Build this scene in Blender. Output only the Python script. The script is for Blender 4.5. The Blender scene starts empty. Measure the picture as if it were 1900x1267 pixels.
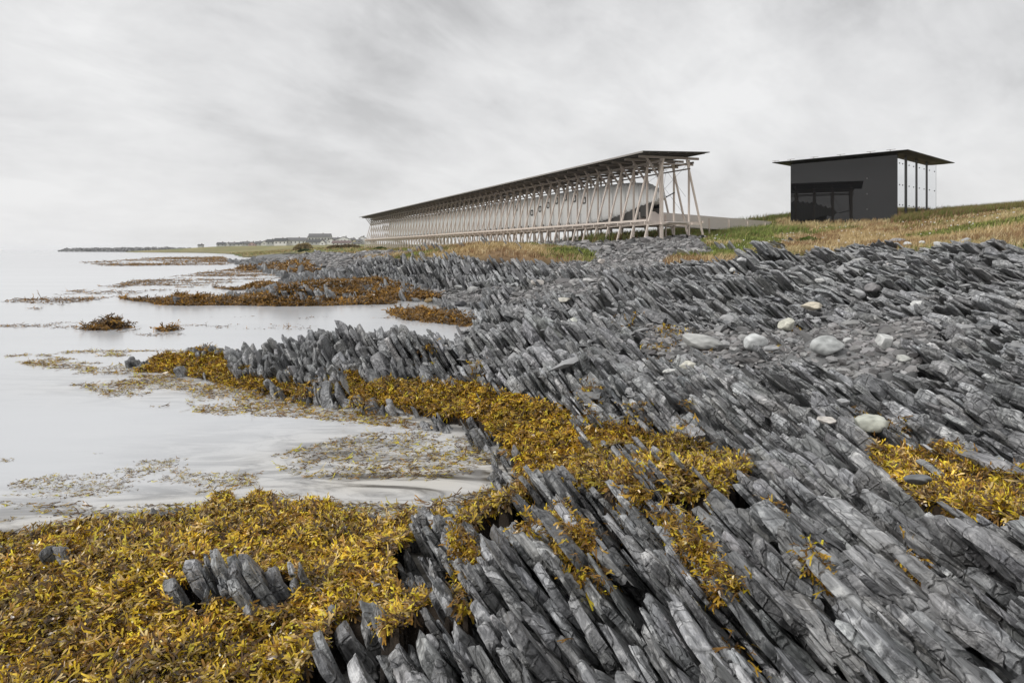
import bpy, math, random
import numpy as np
from mathutils import Vector, Matrix

random.seed(7)
RNG = np.random.default_rng(11)
F, CX, HY, EYE = 1267.0, 950.0, 463.0, 2.8      # focal length (px), principal column, horizon row, eye height over the water
scene = bpy.context.scene
COL = scene.collection

# ------------------------------------------------------------------ helpers
def P(px, py, z):
    d = (EYE - z) * F / (py - HY)
    return np.array([(px - CX) / F * d, d, z])

def link(o, parent=None):
    COL.objects.link(o)
    if parent is not None:
        o.parent = parent
    return o

def tag(o, label=None, cat=None, group=None, kind=None):
    if label: o['label'] = label
    if cat: o['category'] = cat
    if group: o['group'] = group
    if kind: o['kind'] = kind
    return o

def empty(name, loc=(0, 0, 0), rz=0.0):
    o = bpy.data.objects.new(name, None)
    o.location = loc
    o.rotation_euler = (0, 0, rz)
    o.empty_display_size = 0.3
    return link(o)

def mesh_np(name, V, faces, mat, parent=None, col=None, rc=None, smooth=False):
    """faces: list of (n,k) index arrays. col: (nv,3) colour per vertex. rc: (nv,3) local coordinates per vertex."""
    me = bpy.data.meshes.new(name)
    V = np.ascontiguousarray(V, dtype=np.float32)
    me.vertices.add(len(V))
    me.vertices.foreach_set('co', V.ravel())
    idx = np.concatenate([f.ravel() for f in faces]).astype(np.int32)
    tot = np.concatenate([np.full(len(f), f.shape[1], np.int32) for f in faces])
    me.loops.add(len(idx))
    me.loops.foreach_set('vertex_index', idx)
    me.polygons.add(len(tot))
    start = np.zeros(len(tot), np.int32)
    start[1:] = np.cumsum(tot)[:-1]
    me.polygons.foreach_set('loop_start', start)
    me.polygons.foreach_set('loop_total', tot)
    me.polygons.foreach_set('use_smooth', np.full(len(tot), smooth, dtype=bool))
    me.update(calc_edges=True)
    if col is not None:
        a = me.attributes.new('tint', 'FLOAT_COLOR', 'POINT')
        c = np.ones((len(V), 4), np.float32)
        c[:, :3] = col
        a.data.foreach_set('color', c.ravel())
    if rc is not None:
        a = me.attributes.new('grain', 'FLOAT_VECTOR', 'POINT')
        a.data.foreach_set('vector', np.ascontiguousarray(rc, dtype=np.float32).ravel())
    me.materials.append(mat)
    o = bpy.data.objects.new(name, me)
    return link(o, parent)

class MB:
    """collects boxes, bars and prisms into one mesh"""
    def __init__(self):
        self.v, self.f = [], []
    def add(self, vs, fs):
        b = len(self.v)
        self.v += [tuple(map(float, p)) for p in vs]
        self.f += [tuple(i + b for i in f) for f in fs]
        return self
    def hexa(self, c):
        return self.add(c, [(0, 3, 2, 1), (4, 5, 6, 7), (0, 1, 5, 4), (1, 2, 6, 5), (2, 3, 7, 6), (3, 0, 4, 7)])
    def box(self, x0, x1, y0, y1, z0, z1):
        return self.hexa([(x0, y0, z0), (x1, y0, z0), (x1, y1, z0), (x0, y1, z0), (x0, y0, z1), (x1, y0, z1), (x1, y1, z1), (x0, y1, z1)])
    def bar(self, a, b, w, h, up=(0, 0, 1)):
        a, b, up = Vector(a), Vector(b), Vector(up)
        d = (b - a).normalized()
        s = d.cross(up)
        if s.length < 1e-4: s = d.cross(Vector((1, 0, 0)))
        s.normalize(); u = s.cross(d).normalized()
        s *= w / 2; u *= h / 2
        return self.hexa([a - s - u, a + s - u, a + s + u, a - s + u, b - s - u, b + s - u, b + s + u, b - s + u])
    def tube(self, a, b, r0, r1=None, n=8):
        r1 = r0 if r1 is None else r1
        a, b = Vector(a), Vector(b)
        d = (b - a).normalized()
        s = d.cross(Vector((0, 0, 1)) if abs(d.z) < .9 else Vector((1, 0, 0))).normalized(); u = s.cross(d)
        vs = []
        for p, r in ((a, r0), (b, r1)):
            vs += [p + (s * math.cos(t) + u * math.sin(t)) * r for t in (2 * math.pi * i / n for i in range(n))]
        fs = [(i, (i + 1) % n, n + (i + 1) % n, n + i) for i in range(n)] + [tuple(range(n))[::-1], tuple(range(n, 2 * n))]
        return self.add(vs, fs)
    def build(self, name, mat, parent=None, bevel=0, smooth=False):
        me = bpy.data.meshes.new(name)
        me.from_pydata(self.v, [], self.f)
        if smooth:
            me.polygons.foreach_set('use_smooth', [True] * len(me.polygons))
        me.materials.append(mat)
        o = bpy.data.objects.new(name, me)
        link(o, parent)
        if bevel:
            m = o.modifiers.new('edge', 'BEVEL'); m.width = bevel; m.segments = 1; m.limit_method = 'ANGLE'
        return o

# ------------------------------------------------------------------ noise
def _h(ix, iy, seed):
    h = (ix.astype(np.int64) * 374761393 + iy.astype(np.int64) * 668265263 + seed * 1442695041) & 0xffffffff
    h = ((h ^ (h >> 13)) * 1274126177) & 0xffffffff
    h = (h ^ (h >> 16)) & 0xffffffff
    return h / 4294967295.0

def vn(x, y, seed=0):
    x = np.asarray(x, float); y = np.asarray(y, float)
    ix, iy = np.floor(x), np.floor(y)
    fx, fy = x - ix, y - iy
    fx = fx * fx * (3 - 2 * fx); fy = fy * fy * (3 - 2 * fy)
    a, b = _h(ix, iy, seed), _h(ix + 1, iy, seed)
    c, d = _h(ix, iy + 1, seed), _h(ix + 1, iy + 1, seed)
    return (a + (b - a) * fx) * (1 - fy) + (c + (d - c) * fx) * fy

def fbm(x, y, seed=0, o=4):
    s, a, t = 0, 1, 0
    for i in range(o):
        s = s + a * vn(x * 2 ** i + 17.3 * i, y * 2 ** i - 9.1 * i, seed + i); t += a; a *= .5
    return s / t

# ------------------------------------------------------------------ terrain heights: rows = distance, columns = direction
COLS = np.array([-400, 0, 200, 330, 400, 500, 600, 680, 750, 830, 900, 975, 1050, 1200, 1350, 1500, 1700, 1900, 2300], float)
ROWS = [
 (1.5,  [.1, .2, .25, .3, .3, .35, .6, .8, .9, .95, 1, 1, 1, 1.05, 1.05, 1.05, 1.1, 1.2, 1.3]),
 (3.0,  [.1, .25, .3, .3, .3, .35, .5, .8, .9, .95, 1, 1, 1, 1.05, 1.05, 1.05, 1.1, 1.2, 1.3]),
 (3.9,  [.1, .22, .28, .3, .3, .35, .58, .72, .78, .85, .95, 1, 1, 1.05, 1.05, 1.05, 1.1, 1.15, 1.3]),
 (4.4,  [.08, .18, .28, .3, .3, .3, .3, .34, .36, .42, .7, .9, .95, 1.05, 1.05, 1.05, 1.05, 1.1, 1.2]),
 (5.0,  [.05, .15, .25, .28, .28, .25, .25, .3, .42, .68, .8, .9, .95, 1, 1, 1.05, 1, .98, 1.1]),
 (5.7,  [0, .1, .2, .22, .22, .2, .15, .2, .42, .55, .65, .78, .85, .95, .95, 1.05, .85, .9, 1.0]),
 (6.3,  [-.05, .03, .1, .15, .18, .15, .1, .08, .1, .2, .42, .65, .72, .8, .75, 1.05, .9, .95, 1.0]),
 (7.0,  [-.15, -.05, 0, .02, .06, .08, .05, 0, -.02, .02, .05, .22, .35, .5, .65, 1.05, 1.05, 1.1, 1.2]),
 (8.0,  [-.3, -.2, -.15, -.12, -.1, -.1, -.08, -.08, -.1, -.1, -.05, .1, .3, .45, 1, 1.05, 1.15, 1.3, 1.4]),
 (9.5,  [-.35, -.3, -.25, -.2, -.2, -.2, -.2, -.2, -.2, -.15, -.03, .25, .4, .95, .95, 1, 1.2, 1.35, 1.5]),
 (11.0, [-.4, -.35, -.3, -.25, -.25, -.25, -.2, -.15, -.05, .08, .3, .55, .65, 1, .7, .9, 1.2, 1.45, 1.6]),
 (12.5, [-.4, -.35, -.3, -.25, -.2, -.05, .05, .1, .2, .3, .65, .9, 1.05, .62, .72, .85, 1.2, 1.5, 1.7]),
 (14.0, [-.4, -.35, -.3, -.2, -.12, .1, .2, .3, .5, .45, .8, 1.05, 1.15, .6, .7, .85, 1.25, 1.6, 1.8]),
 (15.5, [-.4, -.35, -.25, .08, .15, .5, .7, .75, .85, .6, .95, 1.1, 1, .62, .75, .88, 1.3, 1.7, 2]),
 (16.5, [-.4, -.35, -.1, .1, .12, .3, .35, .5, .7, .5, 1.05, 1.1, .9, .65, .78, .9, 1.4, 1.75, 2.1]),
 (18.0, [-.4, -.35, -.3, -.15, -.15, -.25, -.3, -.3, -.05, .1, .9, 1, .75, .75, .85, .95, 1.5, 1.85, 2.2]),
 (21.0, [-.5, -.45, -.4, -.4, -.4, -.4, -.4, -.4, -.3, -.2, .3, .7, .65, .9, 1, 1.15, 1.7, 2.1, 2.4]),
 (26.0, [-.5, -.45, -.4, -.4, -.4, -.4, -.4, -.35, -.2, -.25, -.05, .4, .75, 1.2, 1.5, 1.55, 2.05, 2.6, 2.8]),
 (29.0, [-.5, -.45, -.4, -.4, -.4, -.35, -.3, -.2, .06, .08, .15, .55, .85, 1.4, 1.7, 1.8, 2.3, 2.85, 3]),
 (33.0, [-.5, -.45, -.4, -.35, -.25, -.2, -.2, -.25, -.2, -.08, .3, .7, 1, 1.6, 1.95, 2.1, 2.55, 3.1, 3.3]),
 (38.0, [-.5, -.4, -.05, .08, .1, .12, .15, .1, 0, .12, .45, .9, 1.2, 1.85, 2.25, 2.4, 2.85, 3.7, 4]),
 (45.0, [-.5, -.4, -.3, -.3, -.2, -.1, 0, .1, .5, 1.1, 1.8, 1.9, 1.7, 2.1, 2.5, 2.8, 3.3, 4.5, 5]),
 (50.0, [-.5, -.4, -.3, -.3, -.05, .1, .15, .3, 1.4, 2.3, 3.1, 2.85, 2.3, 2.5, 2.8, 3.2, 3.75, 5.2, 6]),
 (57.0, [-.5, -.4, -.3, -.3, -.3, -.1, .3, .9, 2.3, 2.9, 3.35, 3.0, 2.7, 3.1, 3.3, 3.7, 4.5, 5.9, 6.6]),
 (66.0, [-.5, -.4, -.3, -.3, -.3, -.2, .3, 1.5, 2.5, 2.9, 3.25, 3.1, 3.1, 3.75, 4, 4.6, 5.5, 6.7, 7.4]),
 (75.0, [-.5, -.4, -.3, -.3, -.3, -.1, .7, 2, 2.6, 2.9, 3.1, 3.2, 3.4, 3.95, 4.6, 5.6, 6.4, 7.3, 7.9]),
 (90.0, [-.5, -.4, -.3, -.3, -.3, 0, 1.3, 2.4, 2.7, 2.9, 3.1, 3.3, 3.6, 4.2, 5.9, 7.2, 7.4, 8.0, 8.4]),
 (120., [-.6, -.5, -.4, -.4, -.3, .3, 1.9, 2.6, 2.8, 3, 3.2, 3.4, 3.7, 4.5, 6.5, 7.4, 7.7, 8.2, 8.4]),
 (170., [-.6, -.5, -.4, -.4, -.2, .6, 2.6, 3, 3.1, 3.2, 3.3, 3.5, 3.7, 4.5, 6, 7, 8, 8, 8]),
 (250., [-.8, -.6, -.5, -.4, -.2, 1.2, 3.6, 3.6, 3.6, 3.6, 3.6, 3.6, 3.8, 4.5, 5, 6, 7, 7, 7]),
 (400., [-1, -1, -1, -.5, -.1, 1.8, 3.8, 4, 4, 4, 4, 4, 4, 4, 5, 5, 5, 5, 5]),
 (550., [-1, -1, -1, -.2, .8, 3, 4.8, 5, 5, 5, 5, 5, 5, 5, 5, 5, 5, 5, 5]),
 (700., [-1, -1, -.5, 3.4, 6, 6.7, 7.6, 8, 8, 8, 8, 8, 8, 8, 8, 8, 8, 8, 8]),
 (900., [-1, -1, -.5, 3.6, 6.6, 7.6, 9, 9, 9, 9, 9, 9, 9, 9, 9, 9, 9, 9, 9]),
 (1400, [-2, -2, -2, -1.5, 3, 5, 7, 7, 7, 7, 7, 7, 7, 7, 7, 7, 7, 7, 7]),
 (4000, [-4] * 19),
]
LD = np.log(np.array([r[0] for r in ROWS]))
TAB = np.array([r[1] for r in ROWS], float)
GP = np.arange(-400, 2301, 12.0)
GL = np.arange(LD[0], LD[-1] + 1e-6, .012)
_t1 = np.array([np.interp(GL, LD, TAB[:, j]) for j in range(len(COLS))]).T
_t2 = np.array([np.interp(GP, COLS, _t1[i]) for i in range(len(GL))])
def _blur(a, s, ax):
    r = int(3 * s) + 1
    k = np.exp(-.5 * (np.arange(-r, r + 1) / s) ** 2); k /= k.sum()
    pad = [(0, 0), (0, 0)]; pad[ax] = (r, r)
    b = np.pad(a, pad, mode='edge')
    return np.apply_along_axis(lambda m: np.convolve(m, k, mode='valid'), ax, b)
TT = _blur(_blur(_t2, 3.0, 0), 1.6, 1)

# low knolls that stand out of the water and the weed: x, y, height, radius x, radius y
def _knoll(px, py, z, h, wpx, ry):
    p = P(px, py, z)
    return (p[0], p[1], h, wpx / F * p[1], ry)
KN = [_knoll(448, 1098, .3, .18, 125, .30), _knoll(200, 606, .05, .66, 44, .9), _knoll(312, 613, .0, .50, 26, .6),
      _knoll(545, 558, .1, .75, 60, 1.3), _knoll(630, 538, .1, .5, 90, 2.0), _knoll(105, 1038, .2, .10, 14, .08),
      _knoll(285, 1030, .2, .09, 10, .07), _knoll(350, 560, .1, .35, 60, 1.2), _knoll(860, 590, .1, .35, 50, 1.2), _knoll(1165, 868, .42, .28, 38, .3),
      _knoll(945, 842, .2, .12, 16, .12), _knoll(280, 672, .08, .2, 40, .6), _knoll(380, 668, .08, .32, 45, .6), _knoll(1136, 560, 1.0, 1.35, 50, 2.2), _knoll(1420, 520, 1.4, .7, 60, 2.5), _knoll(1700, 500, 2.2, .45, 70, 2.2), _knoll(1380, 672, .75, .4, 26, .8), _knoll(1520, 690, .8, .45, 50, .7)]

def H(x, y):
    x = np.asarray(x, float); y = np.asarray(y, float)
    yy = np.maximum(y, 1.5)
    px = np.clip(CX + F * x / yy, -399, 2299)
    l = np.clip(np.log(yy), GL[0], GL[-1] - 1e-6)
    fi = (l - GL[0]) / .012; fj = (px + 400) / 12.0
    i = np.clip(fi.astype(int), 0, len(GL) - 2); j = np.clip(fj.astype(int), 0, len(GP) - 2)
    a, b = fi - i, fj - j
    z = (TT[i, j] * (1 - b) + TT[i, j + 1] * b) * (1 - a) + (TT[i + 1, j] * (1 - b) + TT[i + 1, j + 1] * b) * a
    for (kx, ky, h, rx, ry) in KN:
        z = z + h * np.exp(-((x - kx) / rx) ** 2 - ((y - ky) / ry) ** 2)
    return z

def proj(x, y, z):
    return CX + F * x / y, HY + (EYE - z) * F / y

def inpoly(px, py, poly):
    r = np.zeros(np.shape(px), bool)
    n = len(poly)
    for i in range(n):
        x0, y0 = poly[i]; x1, y1 = poly[(i + 1) % n]
        if y0 == y1: continue
        c = ((y0 > py) != (y1 > py)) & (px < (x1 - x0) * (py - y0) / (y1 - y0) + x0)
        r ^= c
    return r

# ground cover, outlined on the ground as the photograph shows it
WEED = [
 [(-500, 1012), (0, 1008), (150, 985), (330, 950), (480, 932), (600, 940), (690, 985), (760, 960), (860, 955), (930, 925), (965, 890), (985, 900), (950, 945), (870, 968), (800, 975), (735, 1005), (715, 1040), (735, 1085), (800, 1110), (880, 1105), (860, 1125), (800, 1130), (720, 1155), (690, 1140), (590, 1175), (560, 1267), (540, 1700), (-900, 1700)],
 [(235, 688), (290, 658), (360, 648), (430, 648), (445, 690), (520, 690), (560, 700), (640, 690), (700, 712), (800, 702), (880, 715), (960, 735), (1050, 762), (1120, 790), (1200, 800), (1290, 830), (1385, 868), (1370, 905), (1300, 925), (1210, 910), (1130, 905), (965, 895), (938, 830), (905, 795), (830, 772), (700, 748), (620, 732), (480, 722), (370, 704)],
 [(1630, 840), (1740, 828), (1830, 868), (1900, 895), (2400, 1120), (2400, 1180), (1900, 975), (1800, 955), (1720, 930), (1640, 890)],
 [(225, 557), (330, 553), (480, 553), (520, 551), (690, 556), (740, 564), (720, 576), (600, 577), (480, 579), (350, 574), (300, 566)],
 [(400, 537), (520, 530), (620, 520), (700, 518), (760, 532), (720, 544), (600, 546), (500, 541)],
 [(715, 580), (780, 578), (880, 588), (890, 600), (860, 618), (760, 604)],
 [(680, 545), (760, 540), (820, 548), (800, 556), (720, 560)],
 [(560, 481), (480, 488), (430, 497), (380, 502), (430, 505), (500, 502), (560, 506), (600, 506), (560, 493)],
]
SEAMOUNDS = [KN[1], KN[2]]
GRASS = [
 [(640, 482), (760, 470), (820, 456), (900, 440), (960, 452), (1060, 460), (1095, 470), (1085, 484), (1000, 480), (900, 472), (850, 472), (760, 482)],
 [(1225, 494), (1265, 470), (1330, 470), (1290, 446), (1400, 420), (1700, 380), (2800, 250), (2800, 520), (1900, 474), (1800, 458), (1700, 466), (1600, 458), (1500, 472), (1440, 478), (1370, 505), (1300, 482)],
]
GRAVEL = [
 [(480, 476), (560, 470), (700, 466), (760, 470), (680, 486), (600, 502), (520, 500)],
 [(930, 438), (1345, 424), (1345, 462), (1200, 466), (1085, 476), (1085, 462), (930, 456)],
 [(1085, 470), (1200, 452), (1330, 452), (1330, 470), (1265, 470), (1225, 494), (1150, 520), (1000, 530), (1020, 505)],
 [(1180, 605), (1420, 618), (1700, 590), (1750, 620), (1700, 690), (1560, 700), (1430, 690), (1190, 655)],
 [(790, 540), (880, 535), (960, 530), (1010, 520), (1130, 530), (1080, 560), (960, 560), (860, 565)],
 [(1370, 480), (1450, 470), (1500, 480), (1420, 500)],
]
def anyp(px, py, L):
    r = np.zeros(np.shape(px), bool)
    for p in L: r |= inpoly(px, py, p)
    return r

def cover(x, y, z=None):
    """0 rock, 1 gravel, 2 grass, 3 weed, 4 sea bed"""
    z = H(x, y) if z is None else z
    px, py = proj(x, y, z)
    n1 = (vn(x / (.02 * y + .05), y / (.04 * y + .08), 5) - .5)
    qx, qy = px + n1 * 30, py + n1 * (3 + (py - HY).clip(0, 900) * .06)
    c = np.zeros(np.shape(x), int)
    c[anyp(qx, qy, GRAVEL)] = 1
    far = (y > 60) & (px > 1040)
    c[anyp(qx, qy, GRASS) | (far & (qy < 440)) | ((y > 95) & (z > np.where(y > 240, .5, 2.1))) | ((y > 72) & (px > 1200))] = 2
    w = anyp(qx, qy, WEED)
    for (kx, ky, h, rx, ry) in SEAMOUNDS:
        w |= ((x - kx) / rx) ** 2 + ((y - ky) / ry) ** 2 < 4
    c[w & (z > -.12) & (y < 100)] = 3
    for i in (0, 5, 6, 9, 10, 13, 14):
        kx, ky, h_, rx, ry = KN[i]
        c[((x - kx) / rx) ** 2 + ((y - ky) / ry) ** 2 + .6 * (vn(x / .1, y / .1, 7) - .5) < (1.15 if i == 0 else 1.8 if i > 12 else .7)] = 0
    c[(z < -.03) & (c != 3)] = 4
    return c

# ------------------------------------------------------------------ materials
def new_mat(name):
    m = bpy.data.materials.new(name); m.use_nodes = True
    nt = m.node_tree
    return m, nt, nt.nodes['Principled BSDF']

def N(nt, typ, **kw):
    n = nt.nodes.new(typ)
    for k, v in kw.items():
        if k.startswith('i_'):
            key = k[2:]
            n.inputs[int(key) if key.isdigit() else key.replace('_', ' ')].default_value = v
        else:
            setattr(n, k, v)
    return n

def mathn(nt, op, a, b=None, clamp=False):
    n = nt.nodes.new('ShaderNodeMath'); n.operation = op; n.use_clamp = clamp
    for i, v in enumerate((a, b)):
        if v is None: continue
        if isinstance(v, (int, float)): n.inputs[i].default_value = v
        else: nt.links.new(v, n.inputs[i])
    return n.outputs[0]

def mixc(nt, fac, a, b, mode='MIX'):
    n = nt.nodes.new('ShaderNodeMix'); n.data_type = 'RGBA'; n.blend_type = mode
    for sock, v in ((n.inputs[0], fac), (n.inputs[6], a), (n.inputs[7], b)):
        if isinstance(v, (int, float)): sock.default_value = v
        elif isinstance(v, tuple): sock.default_value = (*v, 1)[:4]
        else: nt.links.new(v, sock)
    return n.outputs[2]

def ramp(nt, fac, stops):
    n = nt.nodes.new('ShaderNodeValToRGB')
    e = n.color_ramp.elements
    while len(e) < len(stops): e.new(.5)
    for i, (p, c) in enumerate(stops):
        e[i].position = p
        e[i].color = (c, c, c, 1) if isinstance(c, (int, float)) else (*c, 1)
    nt.links.new(fac, n.inputs[0])
    return n.outputs[0]

def noise(nt, vec, scale, detail=4, rough=.55, dist=0.0):
    n = nt.nodes.new('ShaderNodeTexNoise')
    n.inputs['Scale'].default_value = scale; n.inputs['Detail'].default_value = detail
    n.inputs['Roughness'].default_value = rough; n.inputs['Distortion'].default_value = dist
    if vec is not None: nt.links.new(vec, n.inputs['Vector'])
    return n.outputs[0]

def vmul(nt, vec, s):
    n = nt.nodes.new('ShaderNodeMapping'); n.inputs['Scale'].default_value = s
    nt.links.new(vec, n.inputs[0]); return n.outputs[0]

def bump(nt, h, strength, dist, normal=None):
    n = nt.nodes.new('ShaderNodeBump'); n.inputs['Strength'].default_value = strength; n.inputs['Distance'].default_value = dist
    nt.links.new(h, n.inputs['Height'])
    if normal is not None: nt.links.new(normal, n.inputs['Normal'])
    return n.outputs[0]

def simple(name, c, rough=.6, metal=0.0, var=.15, scale=8.0, bmp=.2, bd=.01, stretch=(1, 1, 1), spec=.5):
    m, nt, b = new_mat(name)
    tc = N(nt, 'ShaderNodeTexCoord').outputs['Object']
    v = vmul(nt, tc, stretch)
    n = noise(nt, v, scale, 5)
    lo = tuple(k * (1 - var) for k in c); hi = tuple(min(1, k * (1 + var)) for k in c)
    nt.links.new(mixc(nt, n, lo, hi), b.inputs['Base Color'])
    b.inputs['Roughness'].default_value = rough; b.inputs['Metallic'].default_value = metal
    b.inputs['Specular IOR Level'].default_value = spec
    if bmp: nt.links.new(bump(nt, n, bmp, bd), b.inputs['Normal'])
    return m

# slate: dark grey, laminated along the bedding, pale salt and lichen bloom, wet gloss
def slate_mat():
    m, nt, b = new_mat('slate')
    g = N(nt, 'ShaderNodeAttribute', attribute_name='grain').outputs['Vector']
    t = N(nt, 'ShaderNodeAttribute', attribute_name='tint').outputs['Color']
    lam = noise(nt, vmul(nt, g, (26, 1.6, 2.2)), 1.6, 5, .65)
    mid = noise(nt, vmul(nt, g, (3, 1.2, 1.2)), 1.5, 5, .6, .4)
    fine = noise(nt, g, 46, 4, .7)
    fine2 = noise(nt, g, 11, 5, .6)
    base = mixc(nt, ramp(nt, mid, [(.3, 0), (.72, 1)]), (.20, .203, .208), (.60, .604, .610))
    base = mixc(nt, ramp(nt, lam, [(.38, 0), (.6, 1)]), mixc(nt, .72, base, (.04, .042, .045)), base)
    bloom = ramp(nt, mathn(nt, 'MULTIPLY', fine2, mathn(nt, 'ADD', mathn(nt, 'MULTIPLY', fine, .6), .7)), [(.52, 0), (.68, 1)])
    base = mixc(nt, mathn(nt, 'MULTIPLY', bloom, .7), base, (.74, .74, .73))
    vo = N(nt, 'ShaderNodeTexVoronoi', feature='DISTANCE_TO_EDGE'); vo.inputs['Scale'].default_value = 3.2
    wob = N(nt, 'ShaderNodeMix', data_type='VECTOR'); wob.inputs[0].default_value = .22
    nt.links.new(vmul(nt, g, (3.0, 1.0, 1.3)), wob.inputs[4])
    nz_ = N(nt, 'ShaderNodeTexNoise'); nz_.inputs['Scale'].default_value = 5; nt.links.new(g, nz_.inputs['Vector']); nt.links.new(nz_.outputs[1], wob.inputs[5])
    nt.links.new(wob.outputs[1], vo.inputs['Vector'])
    crack = ramp(nt, vo.outputs[0], [(0, 0), (.02, 1)])
    vj = N(nt, 'ShaderNodeTexVoronoi', feature='DISTANCE_TO_EDGE'); vj.inputs['Scale'].default_value = 1.0
    wj = N(nt, 'ShaderNodeMix', data_type='VECTOR'); wj.inputs[0].default_value = .30
    nt.links.new(vmul(nt, g, (3.0, 6.5, 7.5)), wj.inputs[4]); nt.links.new(nz_.outputs[1], wj.inputs[5])
    nt.links.new(wj.outputs[1], vj.inputs['Vector'])
    crack = mathn(nt, 'MULTIPLY', crack, ramp(nt, vj.outputs[0], [(0, .2), (.045, 1)]))
    base = mixc(nt, crack, mixc(nt, .62, base, (.02, .02, .02)), base)
    warm = ramp(nt, noise(nt, g, .7, 3, .5), [(.5, 0), (.75, 1)])
    base = mixc(nt, mathn(nt, 'MULTIPLY', warm, .35), base, (.15, .135, .11))
    nt.links.new(mixc(nt, 1.0, base, t, 'MULTIPLY'), b.inputs['Base Color'])
    b.inputs['Specular IOR Level'].default_value = .75
    nt.links.new(ramp(nt, mid, [(.3, .27), (.8, .58)]), b.inputs['Roughness'])
    n1 = bump(nt, crack, .9, .012, bump(nt, lam, .75, .016))
    n2 = bump(nt, fine2, .9, .034, n1)
    n3 = bump(nt, fine, .6, .009, n2)
    nt.links.new(n3, b.inputs['Normal'])
    return m

def tint_mat(name, rough, nscale=6.0, var=.35, bmp=.3, bd=.02, spec=.4, trans=0.0, sheen=0):
    m, nt, b = new_mat(name)
    t = N(nt, 'ShaderNodeAttribute', attribute_name='tint').outputs['Color']
    tc = N(nt, 'ShaderNodeTexCoord').outputs['Object']
    n = noise(nt, tc, nscale, 6, .62)
    c = mixc(nt, 1.0, t, mixc(nt, n, (1 - var,) * 3, (1 + var,) * 3), 'MULTIPLY')
    nt.links.new(c, b.inputs['Base Color'])
    b.inputs['Roughness'].default_value = rough
    b.inputs['Specular IOR Level'].default_value = spec
    if bmp: nt.links.new(bump(nt, n, bmp, bd), b.inputs['Normal'])
    if trans:
        tr = N(nt, 'ShaderNodeBsdfTranslucent'); nt.links.new(c, tr.inputs[0])
        mx = N(nt, 'ShaderNodeMixShader', i_0=trans)
        nt.links.new(b.outputs[0], mx.inputs[1]); nt.links.new(tr.outputs[0], mx.inputs[2])
        nt.links.new(mx.outputs[0], nt.nodes['Material Output'].inputs[0])
    return m

M_SLATE = slate_mat()
M_GROUND = tint_mat('ground_cover', .85, 9.0, .5, .9, .06)
M_WEED = tint_mat('bladder_wrack', .26, 30.0, .3, .3, .004, .5, .18)
M_GRASS = tint_mat('dry_grass', .8, 2.0, .25, 0, 0, .2, .25)
M_STONE = tint_mat('beach_stone', .6, 14.0, .3, .5, .012, .4)
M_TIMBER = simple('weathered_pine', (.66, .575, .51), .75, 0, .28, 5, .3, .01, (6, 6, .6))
M_TIMBERD = simple('pine_painted_shade', (.36, .31, .28), .8, 0, .25, 5, .3, .01, (6, 6, .6))  # darker copy of the pine, with under-roof shade put into its colour
M_BOARD = simple('grey_boarding', (.64, .58, .54), .8, 0, .2, 3, .3, .01, (1, 1, 14))
M_ROOF = simple('bitumen_roof', (.06, .058, .055), .7, 0, .3, 2, .2, .01)
M_ROOFM = simple('pine_deep_painted_shade', (.22, .19, .17), .8, 0, .25, 5, .2, .01)  # same pine darker still: the deeper shade beneath the roof is painted in
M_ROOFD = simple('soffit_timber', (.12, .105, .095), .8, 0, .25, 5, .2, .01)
M_FASCIA = simple('roof_fascia', (.30, .28, .26), .7, 0, .2, 3, .2, .01)
M_IRON = simple('dark_iron', (.03, .03, .032), .5, .3, .2, 8, .1, .004)
M_LINING = simple('dark_lining_cloth', (.05, .048, .045), .8, 0, .3, 4, .2, .01)

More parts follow.
